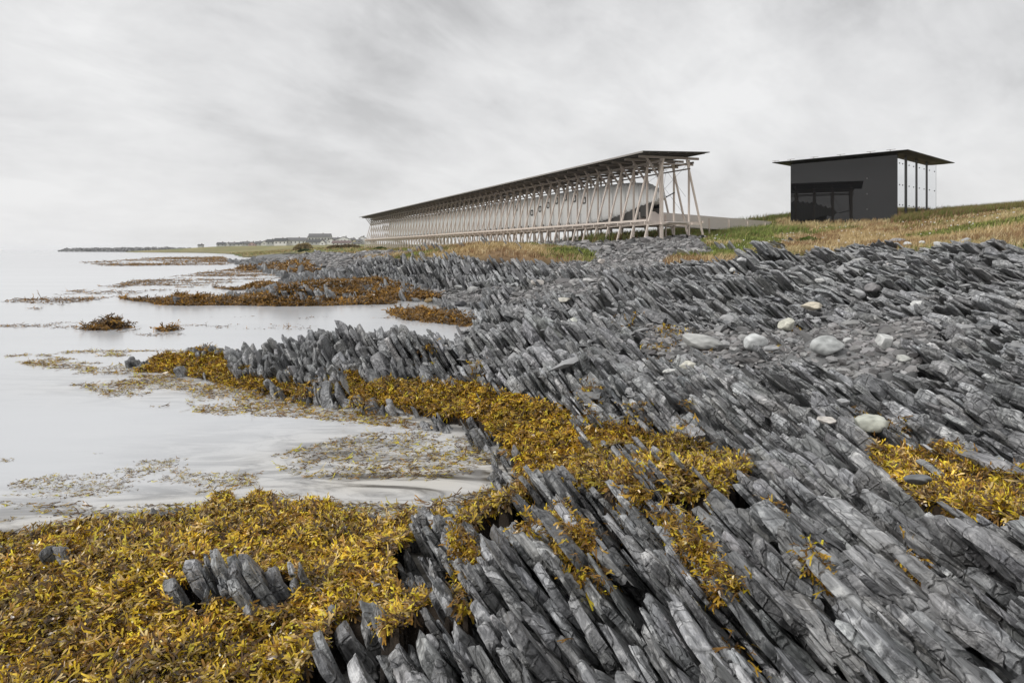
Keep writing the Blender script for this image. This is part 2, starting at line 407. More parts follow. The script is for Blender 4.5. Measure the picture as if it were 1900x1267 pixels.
# ------------------------------------------------------------------ terrain sheet
def build_ground():
    pxs = np.concatenate([np.linspace(-2600, -420, 20), np.arange(-400, 2301, 7.5), np.linspace(2330, 4600, 20)])
    ls = np.concatenate([np.linspace(math.log(.6), math.log(2.2), 8)[:-1], np.arange(math.log(2.2), math.log(130), .0085), np.linspace(math.log(131), math.log(4000), 110)])
    Y = np.exp(ls)[:, None] * np.ones(len(pxs))[None, :]
    X = (pxs[None, :] - CX) / F * Y
    Z = H(X, Y)
    C = cover(X.ravel(), Y.ravel(), Z.ravel()).reshape(X.shape)
    px, py = proj(X, Y, Z)
    sc = .35 + Y * .012
    n = fbm(X / .5, Y / .5, 31, 3) - .5
    n2 = fbm(X / (3 + Y * .02), Y / (3 + Y * .02), 37, 4)
    n3 = vn(X / (.3 + Y * .006), Y / (.3 + Y * .012), 41)
    rock = C == 0
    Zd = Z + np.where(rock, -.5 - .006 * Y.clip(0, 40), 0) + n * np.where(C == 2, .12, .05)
    Zd = np.where(C == 3, Z + (fbm(X / .35, Y / .35, 91, 3) - .55) * .10, Zd)
    col = np.zeros(X.shape + (3,))
    def setc(mask, c): col[mask] = c
    setc(C == 0, (.022, .022, .023))  # near-black below the slabs: crevice shade put into the ground colour
    setc(C == 4, (.10, .085, .06))
    gr = np.array([.17, .17, .17])
    col[C == 1] = (gr[None, :] * (.55 + .9 * n3[C == 1])[:, None])
    gold, brown, green, lush = map(np.array, ((.44, .32, .15), (.26, .17, .09), (.20, .21, .07), (.15, .19, .05)))
    k = n2.clip(.3, .7); k = (k - .3) / .4
    g = gold * (1 - k[..., None]) + brown * k[..., None]
    gk = ((fbm(X / 6, Y / 9, 53, 3) - .52) * 7).clip(0, 1)
    gk = np.maximum(gk, ((Y > 62) & (px > 960) & (px < 1500)) * .8)
    gk = np.maximum(gk, (Y > 150) * .55)
    g = g * (1 - gk[..., None]) + (green * (1 - n3[..., None]) + lush * n3[..., None]) * gk[..., None]
    col[C == 2] = g[C == 2]
    col[C == 3] = (np.array([.030, .019, .010]))
    ni, nj = X.shape
    idx = np.arange(ni * nj).reshape(ni, nj)
    f = np.stack([idx[:-1, :-1], idx[:-1, 1:], idx[1:, 1:], idx[1:, :-1]], -1).reshape(-1, 4)
    V = np.stack([X, Y, Zd], -1).reshape(-1, 3)
    o = mesh_np('ground', V, [f], M_GROUND, col=col.reshape(-1, 3), smooth=True)
    tag(o, kind='structure', label='shore ground of shingle, turf and bedrock painted dark as crevice shade')
build_ground()

# ------------------------------------------------------------------ tilted slate slabs
def slab_batch(cx, cy, cz, t, L, al, de, dep, ka, kb, rough, tint, rng, skirt=2):
    n = len(cx)
    e = .16
    a = np.concatenate([[-.5], np.linspace(-.5 + e, .5 - e, ka - 2), [.5]])
    b = np.concatenate([[-.5], np.linspace(-.5 + .07, .5 - .07, kb - 2), [.5]])
    A, B = np.meshgrid(a, b, indexing='ij')
    Nn = np.stack([np.sin(de) * np.cos(al), -np.sin(de) * np.sin(al), np.cos(de)], -1)
    S = np.stack([np.sin(al), np.cos(al), np.zeros(n)], -1)
    V = np.stack([-np.cos(de) * np.cos(al), np.cos(de) * np.sin(al), np.sin(de)], -1)
    r = lambda *s: rng.standard_normal(s)
    u = lambda *s: rng.random(s)
    tt, LL = t[:, None, None], L[:, None, None]
    A_, B_ = A[None], B[None]
    h = .24 * r(n, 1, 1) * B_ * LL + .60 * r(n, 1, 1) * A_ * tt
    pk = np.abs(r(n, 1, 1)) * (.40 if rough < .03 else .18) * (u(n, 1, 1) < .38)
    h = h - pk * np.abs(B_ - (u(n, 1, 1) - .5) * .9) * LL
    # broken steps along the slab
    for q in range(3):
        bs = (u(n, 1, 1) - .5) * 1.1; st = (u(n, 1, 1) - .35) * .35 * rough * 4
        h = h + st * (B_ > bs + .25 * A_)
    # notch across thickness: thinner leaves within the slab
    for q in range(2):
        as_ = (u(n, 1, 1) - .5) * 1.1; st = (u(n, 1, 1) - .5) * .30 * rough * 4
        h = h + st * (A_ > as_ + .2 * B_)
    h = h + rough * .09 * r(n, ka, kb)
    edge = ((A == a[0]) | (A == a[-1])) * 1.0
    edge2 = ((B == b[0]) | (B == b[-1])) * 1.0
    bev = np.minimum(.26 * tt, .03 + .0 * tt)
    h = h - edge[None] * bev * (.4 + 1.0 * u(n, ka, kb)) - edge2[None] * bev * (.8 + 1.6 * u(n, ka, kb))
    tap = 1 - .16 * u(n, 1, 1) * (B_ + .5) * (u(n, 1, 1) < .6)
    aa = A_ * tt * tap + .035 * tt * r(n, ka, kb) * (1 - .5 * edge[None])
    bb = B_ * LL * (1 + .0 * A_) + .12 * LL * A_ * r(n, 1, 1) + .012 * LL * r(n, ka, kb)
    top = np.stack([aa, bb, h], -1).reshape(n, ka * kb, 3)
    gi = np.arange(ka * kb).reshape(ka, kb)
    ring = np.concatenate([gi[:, 0], gi[-1, 1:], gi[-2::-1, -1], gi[0, -2:0:-1]])
    m = len(ring)
    rows = [top]
    dd = dep[:, None]
    for q in range(1, skirt + 1):
        fr = q / skirt
        rp = top[:, ring].copy()
        lower = -dd * fr * (.9 + .2 * u(n, m))
        rp[..., 2] = rp[..., 2] * (1 - fr) + lower
        rp[..., 0] = rp[..., 0] * (1 + .10 * fr) + .06 * t[:, None] * r(n, m) + (.17 * t[:, None] * r(n, 1) if skirt > 2 else 0)
        rp[..., 1] = rp[..., 1] * (1 + .03 * fr) + .015 * L[:, None] * r(n, m) + (fr * dd * .10 + (.07 * L[:, None] if skirt > 2 else fr * dd * .15)) * r(n, 1)
        rows.append(rp)
    loc = np.concatenate(rows, 1)
    C = np.stack([cx, cy, cz], -1)
    W = C[:, None, :] + loc[..., :1] * Nn[:, None] + loc[..., 1:2] * S[:, None] + loc[..., 2:] * V[:, None]
    grain = loc + (rng.random((n, 1, 3)) * 40)
    nv = loc.shape[1]
    f = [np.stack([gi[:-1, :-1], gi[1:, :-1], gi[1:, 1:], gi[:-1, 1:]], -1).reshape(-1, 4)]
    prev = ring
    for q in range(skirt):
        nxt = ka * kb + q * m + np.arange(m)
        f.append(np.stack([prev, np.roll(prev, -1), np.roll(nxt, -1), nxt], -1))
        prev = nxt
    f = np.concatenate(f)
    faces = (f[None] + (np.arange(n) * nv)[:, None, None]).reshape(-1, 4)
    col = np.repeat(tint, nv, axis=0)
    return W.reshape(-1, 3), faces, grain.reshape(-1, 3), col

def relief(x, y, d, rng):
    """height of the broken bedding above the general ground: scarps steep on the left, falling to the right"""
    A = .46 + .030 * np.minimum(d, 45)
    P1 = .9 + .10 * np.minimum(d, 40)
    ph = x / P1 + 1.6 * fbm(x / (P1 * 2.2), y / (P1 * 3.5), 71, 2) + y * .02
    saw = 1 - (ph - np.floor(ph))
    ph2 = x / (P1 * .33) + 1.3 * fbm(x / P1, y / (P1 * 1.6), 73, 2) - y * .03
    saw2 = 1 - (ph2 - np.floor(ph2))
    amp = vn(x / (P1 * 1.3), y / (P1 * 1.1), 77)
    w1 = x / (P1 * .26) + 1.1 * fbm(x / P1, y / P1, 85, 2); w2 = y / (P1 * .42) + 1.3 * fbm(x / P1, y / P1, 86, 2) + _h(np.floor(w1), np.floor(w1), 3)
    blk = _h(np.floor(w1), np.floor(w2), 87) - .5
    w3 = x / (P1 * .11) + .8 * fbm(x / P1, y / P1, 88, 2); w4 = y / (P1 * .2) + _h(np.floor(w3), np.floor(w3), 5)
    blk2 = _h(np.floor(w3), np.floor(w4), 89) - .5
    far = ((d - 7) / 9).clip(0, 1); nf = .75 + .25 * far
    py_ = 1.6 + .075 * np.minimum(d, 50)
    w5 = y / py_ + 2.4 * fbm(x / (py_ * 2.4), y / (py_ * 4), 97, 3) + x * .05
    terr = (1 - (w5 - np.floor(w5))) - .5
    w6 = y / (py_ * .37) + 1.8 * fbm(x / (py_ * 1.1), y / py_, 98, 2) - x * .03
    terr2 = (1 - (w6 - np.floor(w6))) - .5
    T = nf * A * (1 + .5 * ((d - 12) / 10).clip(0, 1) - .5 * ((d - 32) / 10).clip(0, 1)) * (.34 * terr * (.4 + vn(x / 4, y / 4, 99)) + .16 * terr2)
    A = A * (1 - .45 * far)
    return T + A * (.30 * blk + .22 * blk2 + .30 * (saw - .5) * (.3 + amp) + .12 * (saw2 - .5) + .20 * (vn(x / (P1 * .5), y / (P1 * .8), 79) - .5) + .16 * (vn(x / (P1 * .15), y / (P1 * .22), 83) - .5))

OUTCROPS = {   # separate rocks named on their own
 'water': [(425, 705), (415, 640), (460, 618), (560, 600), (700, 590), (800, 600), (812, 665), (790, 725), (600, 735)],
 'islet': [(300, 1190), (300, 1000), (430, 980), (590, 990), (600, 1180)],
 'corner': [(570, 1700), (580, 1130), (700, 1110), (752, 1150), (742, 1700)],
}
parts = {k: [] for k in ('bed', 'water', 'islet', 'corner', 'spit')}

def strike(x, y):
    """compass of the bedding, which swings across the shore (radians, positive to the right)"""
    px = CX + F * x / np.maximum(y, 1.5)
    a1 = np.interp(px, [300, 950, 1120, 1400, 1900, 2600], [-24, -19, -10, -2, 3, 5])
    a2 = np.interp(px, [300, 950, 1200, 1500, 1900], [-14, -9, -5, 0, 4])
    a3 = np.interp(px, [300, 950, 1900], [-5, 0, 7])
    k1 = ((y - 5.5) / 4).clip(0, 1); k2 = ((y - 15) / 12).clip(0, 1)
    a = a1 * (1 - k1) + a2 * k1
    a = a * (1 - k2) + a3 * k2
    return np.radians(a + 9 * (fbm(x / 5, y / 7, 25, 2) - .5))

def lay_slabs(y0, y1, tm, Lm, ka, kb, xl, xr, seed, dep, rough, gap=1.0, tx=None):
    rng = np.random.default_rng(seed)
    xs, ts = [], []
    x = xl
    sg, cap = (.62, 3.2) if y0 < 19 else (.42, 2.2)
    while x < xr:
        m = tm * (float(np.interp(x, *tx)) if tx else 1)
        t = min(max(m * float(np.exp(rng.normal(-.1, sg))), tm * .35), m * cap)
        xs.append(x); ts.append(t); x += t / math.sin(math.radians(50)) * .98
    xs.append(x)
    # follow the strike from the far edge of the band towards the near one
    ds = max(.08, Lm * .25)
    yg = np.arange(y1 + Lm, y0 - Lm, -ds)
    X = np.empty((len(yg), len(xs))); X[0] = xs
    for k in range(1, len(yg)):
        X[k] = X[k - 1] - np.tan(strike(X[k - 1], np.full(len(xs), yg[k - 1]))) * ds
    cxs, cys, tt_, Ls, lb, Aa = [], [], [], [], [], []
    for r in range(len(ts)):
        bl = rng.random(); y = y0 - rng.random() * Lm
        while y < y1:
            L = Lm * float(np.exp(rng.normal(0, .5))) * (.75 + .5 * min(ts[r] / tm, 2))
            yc = y + L / 2
            k = min(max((yg[0] - yc) / ds, 0), len(yg) - 1.001); i = int(k); f = k - i
            xa = X[i, r] * (1 - f) + X[i + 1, r] * f; xb = X[i, r + 1] * (1 - f) + X[i + 1, r + 1] * f
            cxs.append((xa + xb) / 2); cys.append(yc); tt_.append(max(xb - xa, .012) * (.83 if y0 < 19 else .78)); Ls.append(L); lb.append(bl)
            y += L * .985
    cx, cy, t, L, lb = map(np.array, (cxs, cys, tt_, Ls, lb))
    ok = (cy > y0) & (cy <= y1) & (np.abs(cx) < cy * 1.05 + 1.0)
    cx, cy, t, L, lb = cx[ok], cy[ok], t[ok], L[ok], lb[ok]
    z = H(cx, cy)
    rel = relief(cx, cy, cy, rng)
    c = cover(cx, cy, z)
    px, py = proj(cx, cy, z)
    isin = inpoly(px, py, OUTCROPS['islet']) & (((cx - KN[0][0]) / KN[0][3]) ** 2 + ((cy - KN[0][1]) / KN[0][4]) ** 2 < 1.1)
    wat = inpoly(px, py, OUTCROPS['water']) & (cy > 13.2) & (cy < 17.3) & (z > .10)
    cor = inpoly(px, py, OUTCROPS['corner']) & (cy < 4.7)
    knob = np.zeros(len(cx), bool)
    for i in (3, 4, 8, 9, 10, 5, 6, 12):
        kx, ky, h_, rx, ry = KN[i]
        knob |= ((cx - kx) / rx) ** 2 + ((cy - ky) / ry) ** 2 < (.8 if i in (3, 4, 8, 12) else 1.3)
    poke = (c == 3) & (rel > np.where((px > 1600) | (py > 740), .08, .13)) & (z > .12) & (rng.random(len(cx)) < np.where(cy < 8, np.where(px > 1600, .45, np.where(px > 990, .3, 0)), .35))
    pokeg = (c == 1) & (rel > .16) & (rng.random(len(cx)) < .5) & (cy < 42)
    pokeh = (c == 2) & (rel > .36) & (cy < 60) & (px < 1480) & (rng.random(len(cx)) < .25)
    rockz = (c == 0) & (z > -.02) & (z < 9)
    rockz &= ~((cy > 70) & (px > 700))
    keep = rockz | isin | wat | cor | knob | poke | pokeg | pokeh
    # leave a few gaps
    keep &= rng.random(len(cx)) < gap
    cx, cy, t, L, z, rel, px, py, c, lb = [q[keep] for q in (cx, cy, t, L, z, rel, px, py, c, lb)]
    isin, wat, cor, knob = [q[keep] for q in (isin, wat, cor, knob)]
    n = len(cx)
    de = np.interp(px, [400, 800, 1050, 1400, 1900], [63, 60, 54, 47, 40]) + rng.normal(0, 2.2, n) + 10 * (fbm(cx / 3, cy / 3, 15, 2) - .5)
    al = np.degrees(strike(cx, cy)) + rng.normal(0, 1.8, n)
    small = isin | cor | knob
    rel = np.maximum(rel, -.30 - .004 * cy)
    rel = np.where(small, rel * .4, rel)
    t = np.where(small, np.minimum(t, .07 * (1 + cy / 12)), t); L = np.where(small, np.minimum(L, .15 * (1 + cy / 12)), L)
    rel = np.where(wat, rel * 1.1 + .17, rel)
    rel = np.where(isin, rel * .6 + .09, rel)
    # sink towards the weed line so that the rock rises out of it
    zt = z + rel + (lb * 7.77 % 1 - .5) * .032 * (1 + cy * .05) + rng.normal(0, .036, n) * (1 + cy * .02)
    zt = np.where(c == 3, z + np.clip(rel * .8, .02, .13) + .045, zt)
    wet = ((zt - .12) / .6).clip(0, 1)
    br = .30 + .85 * rng.random(n) ** 1.2 + .34 * lb * (.82 + .36 * vn(cx / (.8 + cy * .05), cy / (1.5 + cy * .05), 101))
    br = br * (.72 + .28 * wet)
    tint = np.stack([br * (1 + .012 * rng.standard_normal(n)), br, br * (1 + .015 * rng.standard_normal(n))], -1)
    cz = zt
    key = np.where(isin, 1, np.where(wat, 2, np.where(cor, 3, 0)))
    for kk, nm in ((0, 'bed'), (1, 'islet'), (2, 'water'), (3, 'corner')):
        s = key == kk
        if s.any():
            parts[nm].append(slab_batch(cx[s], cy[s], cz[s], t[s] * .90, L[s] * .91, np.radians(al[s]), np.radians(de[s]), np.full(s.sum(), dep), ka, kb, rough, tint[s], rng, skirt=5 if y0 < 11 else 3 if y0 < 19 else 2))
    return n

n1 = lay_slabs(1.7, 6.0, .054, .15, 6, 8, -5, 7.5, 1, .7, .024, tx=([-2.2, 0, 1.6, 3.2], [1.3, 1.35, 1.6, 2.0]))
n2 = lay_slabs(6.0, 11.5, .060, .18, 6, 8, -5, 14, 2, .75, .028, tx=([0, 2, 5], [1, 1.3, 1.1]))
n3 = lay_slabs(11.5, 20, .078, .30, 5, 8, -12, 24, 3, .7, .032)
n4 = lay_slabs(20, 36, .105, .5, 4, 6, -18, 44, 4, .9, .045)
n5 = lay_slabs(36, 62, .15, .75, 4, 5, -24, 66, 5, 1.1, .06)
n6 = lay_slabs(62, 150, .32, 1.1, 4, 5, -62, 0, 6, .9, .09)
print('slabs', n1, n2, n3, n4, n5, n6)

def merge(lst):
    V, Fs, G, Cc, b = [], [], [], [], 0
    for (v, f, g, c) in lst:
        V.append(v); Fs.append(f + b); G.append(g); Cc.append(c); b += len(v)
    return np.concatenate(V), np.concatenate(Fs), np.concatenate(G), np.concatenate(Cc)
for key, nm, lab, cat in (('bed', 'bedrock', 'tilted dark slate bedrock of broken upright slabs covering the shore', None),
                          ('water', 'rock_outcrop', 'jagged dark slate outcrop standing in the water behind the seaweed', 'rock outcrop'),
                          ('islet', 'rock_outcrop', 'low grey slate outcrop surrounded by the wide seaweed bed in front', 'rock outcrop'),
                          ('corner', 'rock_outcrop', 'slate outcrop at the bottom edge, right of the seaweed bed', 'rock outcrop')):
    v, f, g, c = merge(parts[key])
    o = mesh_np(nm, v, [f], M_SLATE, col=c, rc=g)
    if key == 'bed': tag(o, lab, kind='structure')
    else: tag(o, lab, cat)

# ------------------------------------------------------------------ seaweed
def pick(rng, n, pal):
    w = np.array([p[0] for p in pal]); w = w / w.sum()
    k = rng.choice(len(pal), n, p=w)
    return np.array([p[1] for p in pal])[k]

PAL_NEAR = [(.22, (.56, .38, .03)), (.18, (.42, .28, .03)), (.2, (.22, .11, .022)), (.18, (.075, .036, .018)), (.11, (.040, .024, .022)), (.11, (.46, .33, .15))]
PAL_MID = [(.26, (.56, .37, .022)), (.28, (.40, .23, .02)), (.26, (.19, .09, .014)), (.22, (.08, .038, .012))]
PAL_FAR = [(.16, (.30, .15, .018)), (.4, (.17, .08, .015)), (.44, (.09, .043, .012))]

def fronds(name, x, y, z, size, yaw, pitch, pal, rng, lift=0.0, label=None, twig=True, width=.21):
    """forked ribbons: a stipe that curls, then two tips"""
    n = len(x)
    segs = 4
    r = rng.standard_normal
    D = np.stack([np.cos(yaw) * np.cos(pitch), np.sin(yaw) * np.cos(pitch), np.sin(pitch)], -1)
    side = np.stack([-np.sin(yaw), np.cos(yaw), .6 * r(n)], -1)
    side /= np.linalg.norm(side, axis=1)[:, None]
    up = np.cross(D, side)
    P0 = np.stack([x, y, z], -1)
    curl = r(n) * .5; bend = r(n) * .4 - .55
    cols = pick(rng, n, pal) * (.75 + .5 * rng.random((n, 1)))
    Vs, Fs, Cs = [], [], []
    wprof = [.45, .8, 1.0, 1.0]
    tl = np.linspace(0, .62, segs)
    base = 0
    def pt(t, off=0):
        return P0 + size[:, None] * (D * t + side * (curl[:, None] * t * t + off) + up * (bend[:, None] * t * t))
    main = []
    for k, t in enumerate(tl):
        c = pt(t); w = (size * width * .5 * wprof[k])[:, None]
        main += [c - side * w, c + side * w]
    V = np.stack(main, 1)
    nv = V.shape[1]
    tips = []
    for s in (-1, 1):
        sp = s * (.16 + .1 * np.abs(r(n)))[:, None]
        ln = (.3 + .16 * rng.random(n))[:, None]
        root = pt(.60)
        for q, ww in ((0., 1.0), (.55, 1.35), (1., .85)):
            c = root + size[:, None] * (D * ln * q + side * (sp * (q * 1.0 + .12) + curl[:, None] * .5 * q) + up * (bend[:, None] * .6 * q + .15 * s * q * r(n)[:, None]))
            w = (size * width * .42 * ww)[:, None]
            tips += [c - side * w, c + side * w]
    V = np.concatenate([V, np.stack(tips, 1)], 1)
    f = [(2 * k, 2 * k + 1, 2 * k + 3, 2 * k + 2) for k in range(segs - 1)]
    for b in (nv, nv + 6):
        f += [(b, b + 1, b + 3, b + 2), (b + 2, b + 3, b + 5, b + 4)]
    f = np.array(f); NV = V.shape[1]
    faces = (f[None] + (np.arange(n) * NV)[:, None, None]).reshape(-1, 4)
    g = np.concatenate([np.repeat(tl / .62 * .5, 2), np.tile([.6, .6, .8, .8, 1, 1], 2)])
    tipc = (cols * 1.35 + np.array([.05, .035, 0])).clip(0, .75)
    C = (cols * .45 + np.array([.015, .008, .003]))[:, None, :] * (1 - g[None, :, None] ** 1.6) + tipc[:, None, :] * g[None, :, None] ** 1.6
    o = mesh_np(name, V.reshape(-1, 3), [faces], M_WEED, col=C.reshape(-1, 3), smooth=False)
    return tag(o, label, kind='stuff')

def scatter_cover(code, y0, y1, dens, rng, xl=1.05, noise_p=None, clump=0):
    """points on the ground whose cover is CODE; dens(y) per square metre"""
    out = []
    ys = np.exp(np.linspace(math.log(y0), math.log(y1), 14))
    for a, b in zip(ys[:-1], ys[1:]):
        w = b * xl + .5
        area = 2 * w * (b - a)
        n = int(area * dens((a + b) / 2))
        x = rng.uniform(-w, w, n); y = rng.uniform(a, b, n)
        z = H(x, y)
        k = cover(x, y, z) == code
        out.append(np.stack([x[k], y[k], z[k]], -1))
    return np.concatenate(out)

def weed_bed(name, y0, y1, dens, size, pal, seed, label, clump=.5):
    rng = np.random.default_rng(seed)
    p = scatter_cover(3, y0, y1, dens, rng)
    x, y, z = p.T
    n = len(x)
    lump = (fbm(x / .35, y / .35, 91, 3) - .55) * .10
    big = .06 * (fbm(x / .9, y / .9, 92, 2) - .4)
    yaw = 6.28 * 2.2 * fbm(x / .22, y / .22, 93, 2) + rng.normal(0, .7, n)
    pitch = rng.normal(.22, .34, n)
    sz = size * (.65 + .7 * rng.random(n)) * (y / y0) ** .35
    z = np.maximum(z, -.02) + lump * 1.3 + big * 1.5 + .015 + rng.random(n) * sz * .4
    # colour drifts from clump to clump
    o = fronds(name, x, y, z, sz, yaw, pitch, pal, rng, label=label)
    me = o.data
    a = me.attributes['tint']
    c = np.empty(len(me.vertices) * 4, np.float32); a.data.foreach_get('color', c); c = c.reshape(-1, 4)
    k = (.30 + 1.7 * fbm(x / .22, y / .22, 94, 3)) * (.55 + .85 * fbm(x / 1.1, y / 1.1, 95, 2))
    c[:, :3] *= np.repeat(k, len(me.vertices) // n)[:, None]
    a.data.foreach_set('color', c.ravel())
    print(name, n)
    return o
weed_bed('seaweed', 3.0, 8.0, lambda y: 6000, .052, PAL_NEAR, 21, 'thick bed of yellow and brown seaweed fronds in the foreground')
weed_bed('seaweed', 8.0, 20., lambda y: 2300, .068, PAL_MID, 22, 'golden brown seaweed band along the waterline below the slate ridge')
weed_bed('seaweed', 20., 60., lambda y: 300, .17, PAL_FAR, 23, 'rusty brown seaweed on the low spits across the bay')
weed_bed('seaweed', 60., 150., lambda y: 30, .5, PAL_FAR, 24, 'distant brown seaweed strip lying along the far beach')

# weed on the rock ledges: small patches lying in the hollows
def ledge_weed():
    rng = np.random.default_rng(77)
    spots = [(1240, 668, 50, 8), (1370, 684, 50, 7), (1300, 662, 40, 5), (1290, 640, 14, 4), (1075, 1050, 38, 60), (1280, 1060, 26, 110), (985, 925, 40, 28), (1040, 985, 28, 26), (1180, 945, 30, 20), (1135, 900, 60, 16), (880, 1075, 40, 22), (850, 1040, 14, 26),
             (965, 1015, 20, 20), (1330, 1140, 16, 40), (1180, 620, 30, 8), (1240, 634, 22, 8), (1150, 800, 60, 20), (1090, 745, 22, 12), (880, 690, 14, 12), (800, 655, 22, 8), (680, 700, 30, 16), (555, 690, 30, 14), (450, 690, 26, 14),
             (1640, 875, 40, 12), (1250, 835, 40, 18), (1700, 1110, 14, 20), (1790, 1000, 16, 12), (1480, 640, 8, 4), (940, 900, 26, 24), (1510, 1150, 10, 30), (1440, 1010, 9, 14)]
    X, Y = [], []
    for (px, py, rx, ry) in spots:
        p = P(px, py, .95 if py > 940 and px > 950 else .55)
        d = p[1]
        n = int(min(1400, 1500 * rx * ry / 2400 * (1.0 if d < 8 else 1.2)))
        sx = rx / F * d * .55; sy = ry * d * d / (F * 1.9) * .55
        X.append(p[0] + rng.normal(0, sx, n)); Y.append(d + rng.normal(0, sy, n))
    x = np.concatenate(X); y = np.concatenate(Y)
    z = H(x, y) + relief(x, y, y, rng) + rng.normal(0, .04, len(x)) + .0
    n = len(x)
    o = fronds('seaweed', x, y, z, .05 * (.6 + .8 * rng.random(n)) * (y / 5) ** .5, rng.uniform(0, 6.28, n), rng.normal(.2, .5, n), PAL_MID, rng,
               label='small tufts of golden seaweed caught between the slate slabs')
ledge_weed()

# ------------------------------------------------------------------ floating weed on the water
def floating():
    rng = np.random.default_rng(5)
    FL = [  # polygon, density factor, frond size, palette, cluster threshold
     ([(10, 660), (150, 650), (330, 650), (420, 655), (360, 700), (230, 700), (80, 690)], 900, .10, PAL_MID, .49),
     ([(120, 690), (330, 700), (560, 735), (700, 755), (800, 800), (560, 775), (400, 770), (250, 750), (140, 715)], 800, .10, PAL_MID, .52),
     ([(0, 840), (200, 830), (470, 850), (480, 900), (330, 925), (150, 930), (0, 935)], 1500, .06, PAL_NEAR, .57),
     ([(480, 850), (600, 820), (720, 790), (900, 800), (930, 850), (900, 900), (700, 890), (560, 890)], 900, .09, PAL_NEAR, .62),
     ([(0, 598), (120, 590), (150, 610), (330, 604), (420, 590), (460, 600), (380, 622), (100, 625), (0, 615)], 160, .15, PAL_FAR, .54),
     ([(360, 590), (470, 580), (660, 590), (560, 612), (400, 610)], 50, .17, PAL_FAR, .6),
     ([(0, 560), (260, 520), (420, 500), (560, 488), (700, 500), (600, 516), (430, 530), (250, 545), (60, 575)], 60, .28, PAL_FAR, .49),
     ([(150, 487), (300, 478), (560, 474), (560, 486), (400, 492), (200, 494)], 22, .6, PAL_FAR, .45),
     ([(640, 570), (760, 566), (900, 585), (880, 600), (700, 590)], 60, .18, PAL_FAR, .55),
     ([(740, 650), (850, 640), (870, 655), (800, 672)], 220, .14, PAL_MID, .5),
     ([(540, 950), (640, 930), (760, 935), (900, 910), (960, 880), (940, 930), (760, 985), (660, 990)], 1300, .10, PAL_NEAR, .45),
     ([(0, 930), (200, 940), (420, 930), (560, 915), (600, 945), (300, 965), (0, 1020)], 1000, .09, PAL_NEAR, .56),
    ]
    for (poly, dens, size, pal, th) in FL:
        w = np.array([P(px, max(py, 470), 0)[:2] for px, py in poly])
        lo, hi = w.min(0), w.max(0)
        n = int(dens * (hi[0] - lo[0]) * (hi[1] - lo[1])); n = min(n, 160000)
        x = rng.uniform(lo[0], hi[0], n); y = rng.uniform(lo[1], hi[1], n)
        px, py = proj(x, y, 0 * x)
        k = inpoly(px, py, poly)
        s = size * 6
        nz = .6 * fbm(x / (s * 1.6), y / s, 61, 3) + .4 * vn(x / (s * 6), y / (s * 3), 62)
        # denser towards the middle of the patch, frayed out at its rim
        cx_, cy_ = np.mean([p[0] for p in poly]), np.mean([p[1] for p in poly])
        rx_ = max(abs(p[0] - cx_) for p in poly); ry_ = max(abs(p[1] - cy_) for p in poly)
        fall = 1 - (((px - cx_) / rx_) ** 2 + ((py - cy_) / ry_) ** 2) * .5
        k &= (nz > th - .06 * fall + .02) & (rng.random(n) < .35 + 4 * (nz - th).clip(0, .15))
        k &= H(x, y) < .03
        x, y = x[k], y[k]; n = len(x)
        if n == 0: continue
        sz = size * (.5 + .9 * rng.random(n))
        yaw = rng.normal(0.1, .5, n) + 3.14 * (rng.random(n) < .5)
        z = .004 + rng.random(n) * .008 * (1 + size * 4)
        dark = [(w_, tuple(min(.7, q * 1.25) for q in c_)) for w_, c_ in pal]
        fronds('floating_seaweed', x, y, z, sz, yaw, rng.normal(0.0, .05, n), dark, rng, width=.13,
               label='loose seaweed fronds drifting flat on the still water')
        print('float', n)
floating()

# ------------------------------------------------------------------ stones
def ico(sub):
    import bmesh
    bm = bmesh.new(); bmesh.ops.create_icosphere(bm, subdivisions=sub, radius=1)
    v = np.array([q.co[:] for q in bm.verts]); f = np.array([[q.index for q in t.verts] for t in bm.faces]); bm.free()
    return v, f
I1, I2, I3 = ico(1), ico(2), ico(4)

def rotm(yaw, pitch, roll):
    cy, sy, cp, sp, cr, sr = np.cos(yaw), np.sin(yaw), np.cos(pitch), np.sin(pitch), np.cos(roll), np.sin(roll)
    R = np.empty(np.shape(yaw) + (3, 3))
    R[..., 0, 0] = cy * cp; R[..., 0, 1] = cy * sp * sr - sy * cr; R[..., 0, 2] = cy * sp * cr + sy * sr
    R[..., 1, 0] = sy * cp; R[..., 1, 1] = sy * sp * sr + cy * cr; R[..., 1, 2] = sy * sp * cr - cy * sr
    R[..., 2, 0] = -sp; R[..., 2, 1] = cp * sr; R[..., 2, 2] = cp * cr
    return R

def stones(name, p, size, flat, tint, rng, base, label, angular=.25, kind='stuff'):
    v, f = base
    n = len(p)
    d = v[None] * (1 + angular * rng.standard_normal((n, len(v), 1)) * .6)
    for q in range(3):      # cut facets
        nrm = rng.standard_normal((n, 3)); nrm /= np.linalg.norm(nrm, axis=1)[:, None]
        dot = np.einsum('nvk,nk->nv', d, nrm); over = (dot - .62).clip(0, 9)
        d = d - over[..., None] * nrm[:, None]
    sc = np.stack([size * (.8 + .7 * rng.random(n)), size * (.6 + .5 * rng.random(n)), size * flat * (.6 + .6 * rng.random(n))], -1)
    d = d * sc[:, None]
    R = rotm(rng.uniform(0, 6.28, n), rng.normal(0, .3, n), rng.normal(0, .3, n))
    d = np.einsum('nij,nvj->nvi', R, d) + p[:, None]
    faces = (f[None] + (np.arange(n) * len(v))[:, None, None]).reshape(-1, 3)
    col = np.repeat(tint, len(v), axis=0)
    o = mesh_np(name, d.reshape(-1, 3), [faces], M_STONE, col=col, smooth=False)
    return tag(o, label, kind=kind)

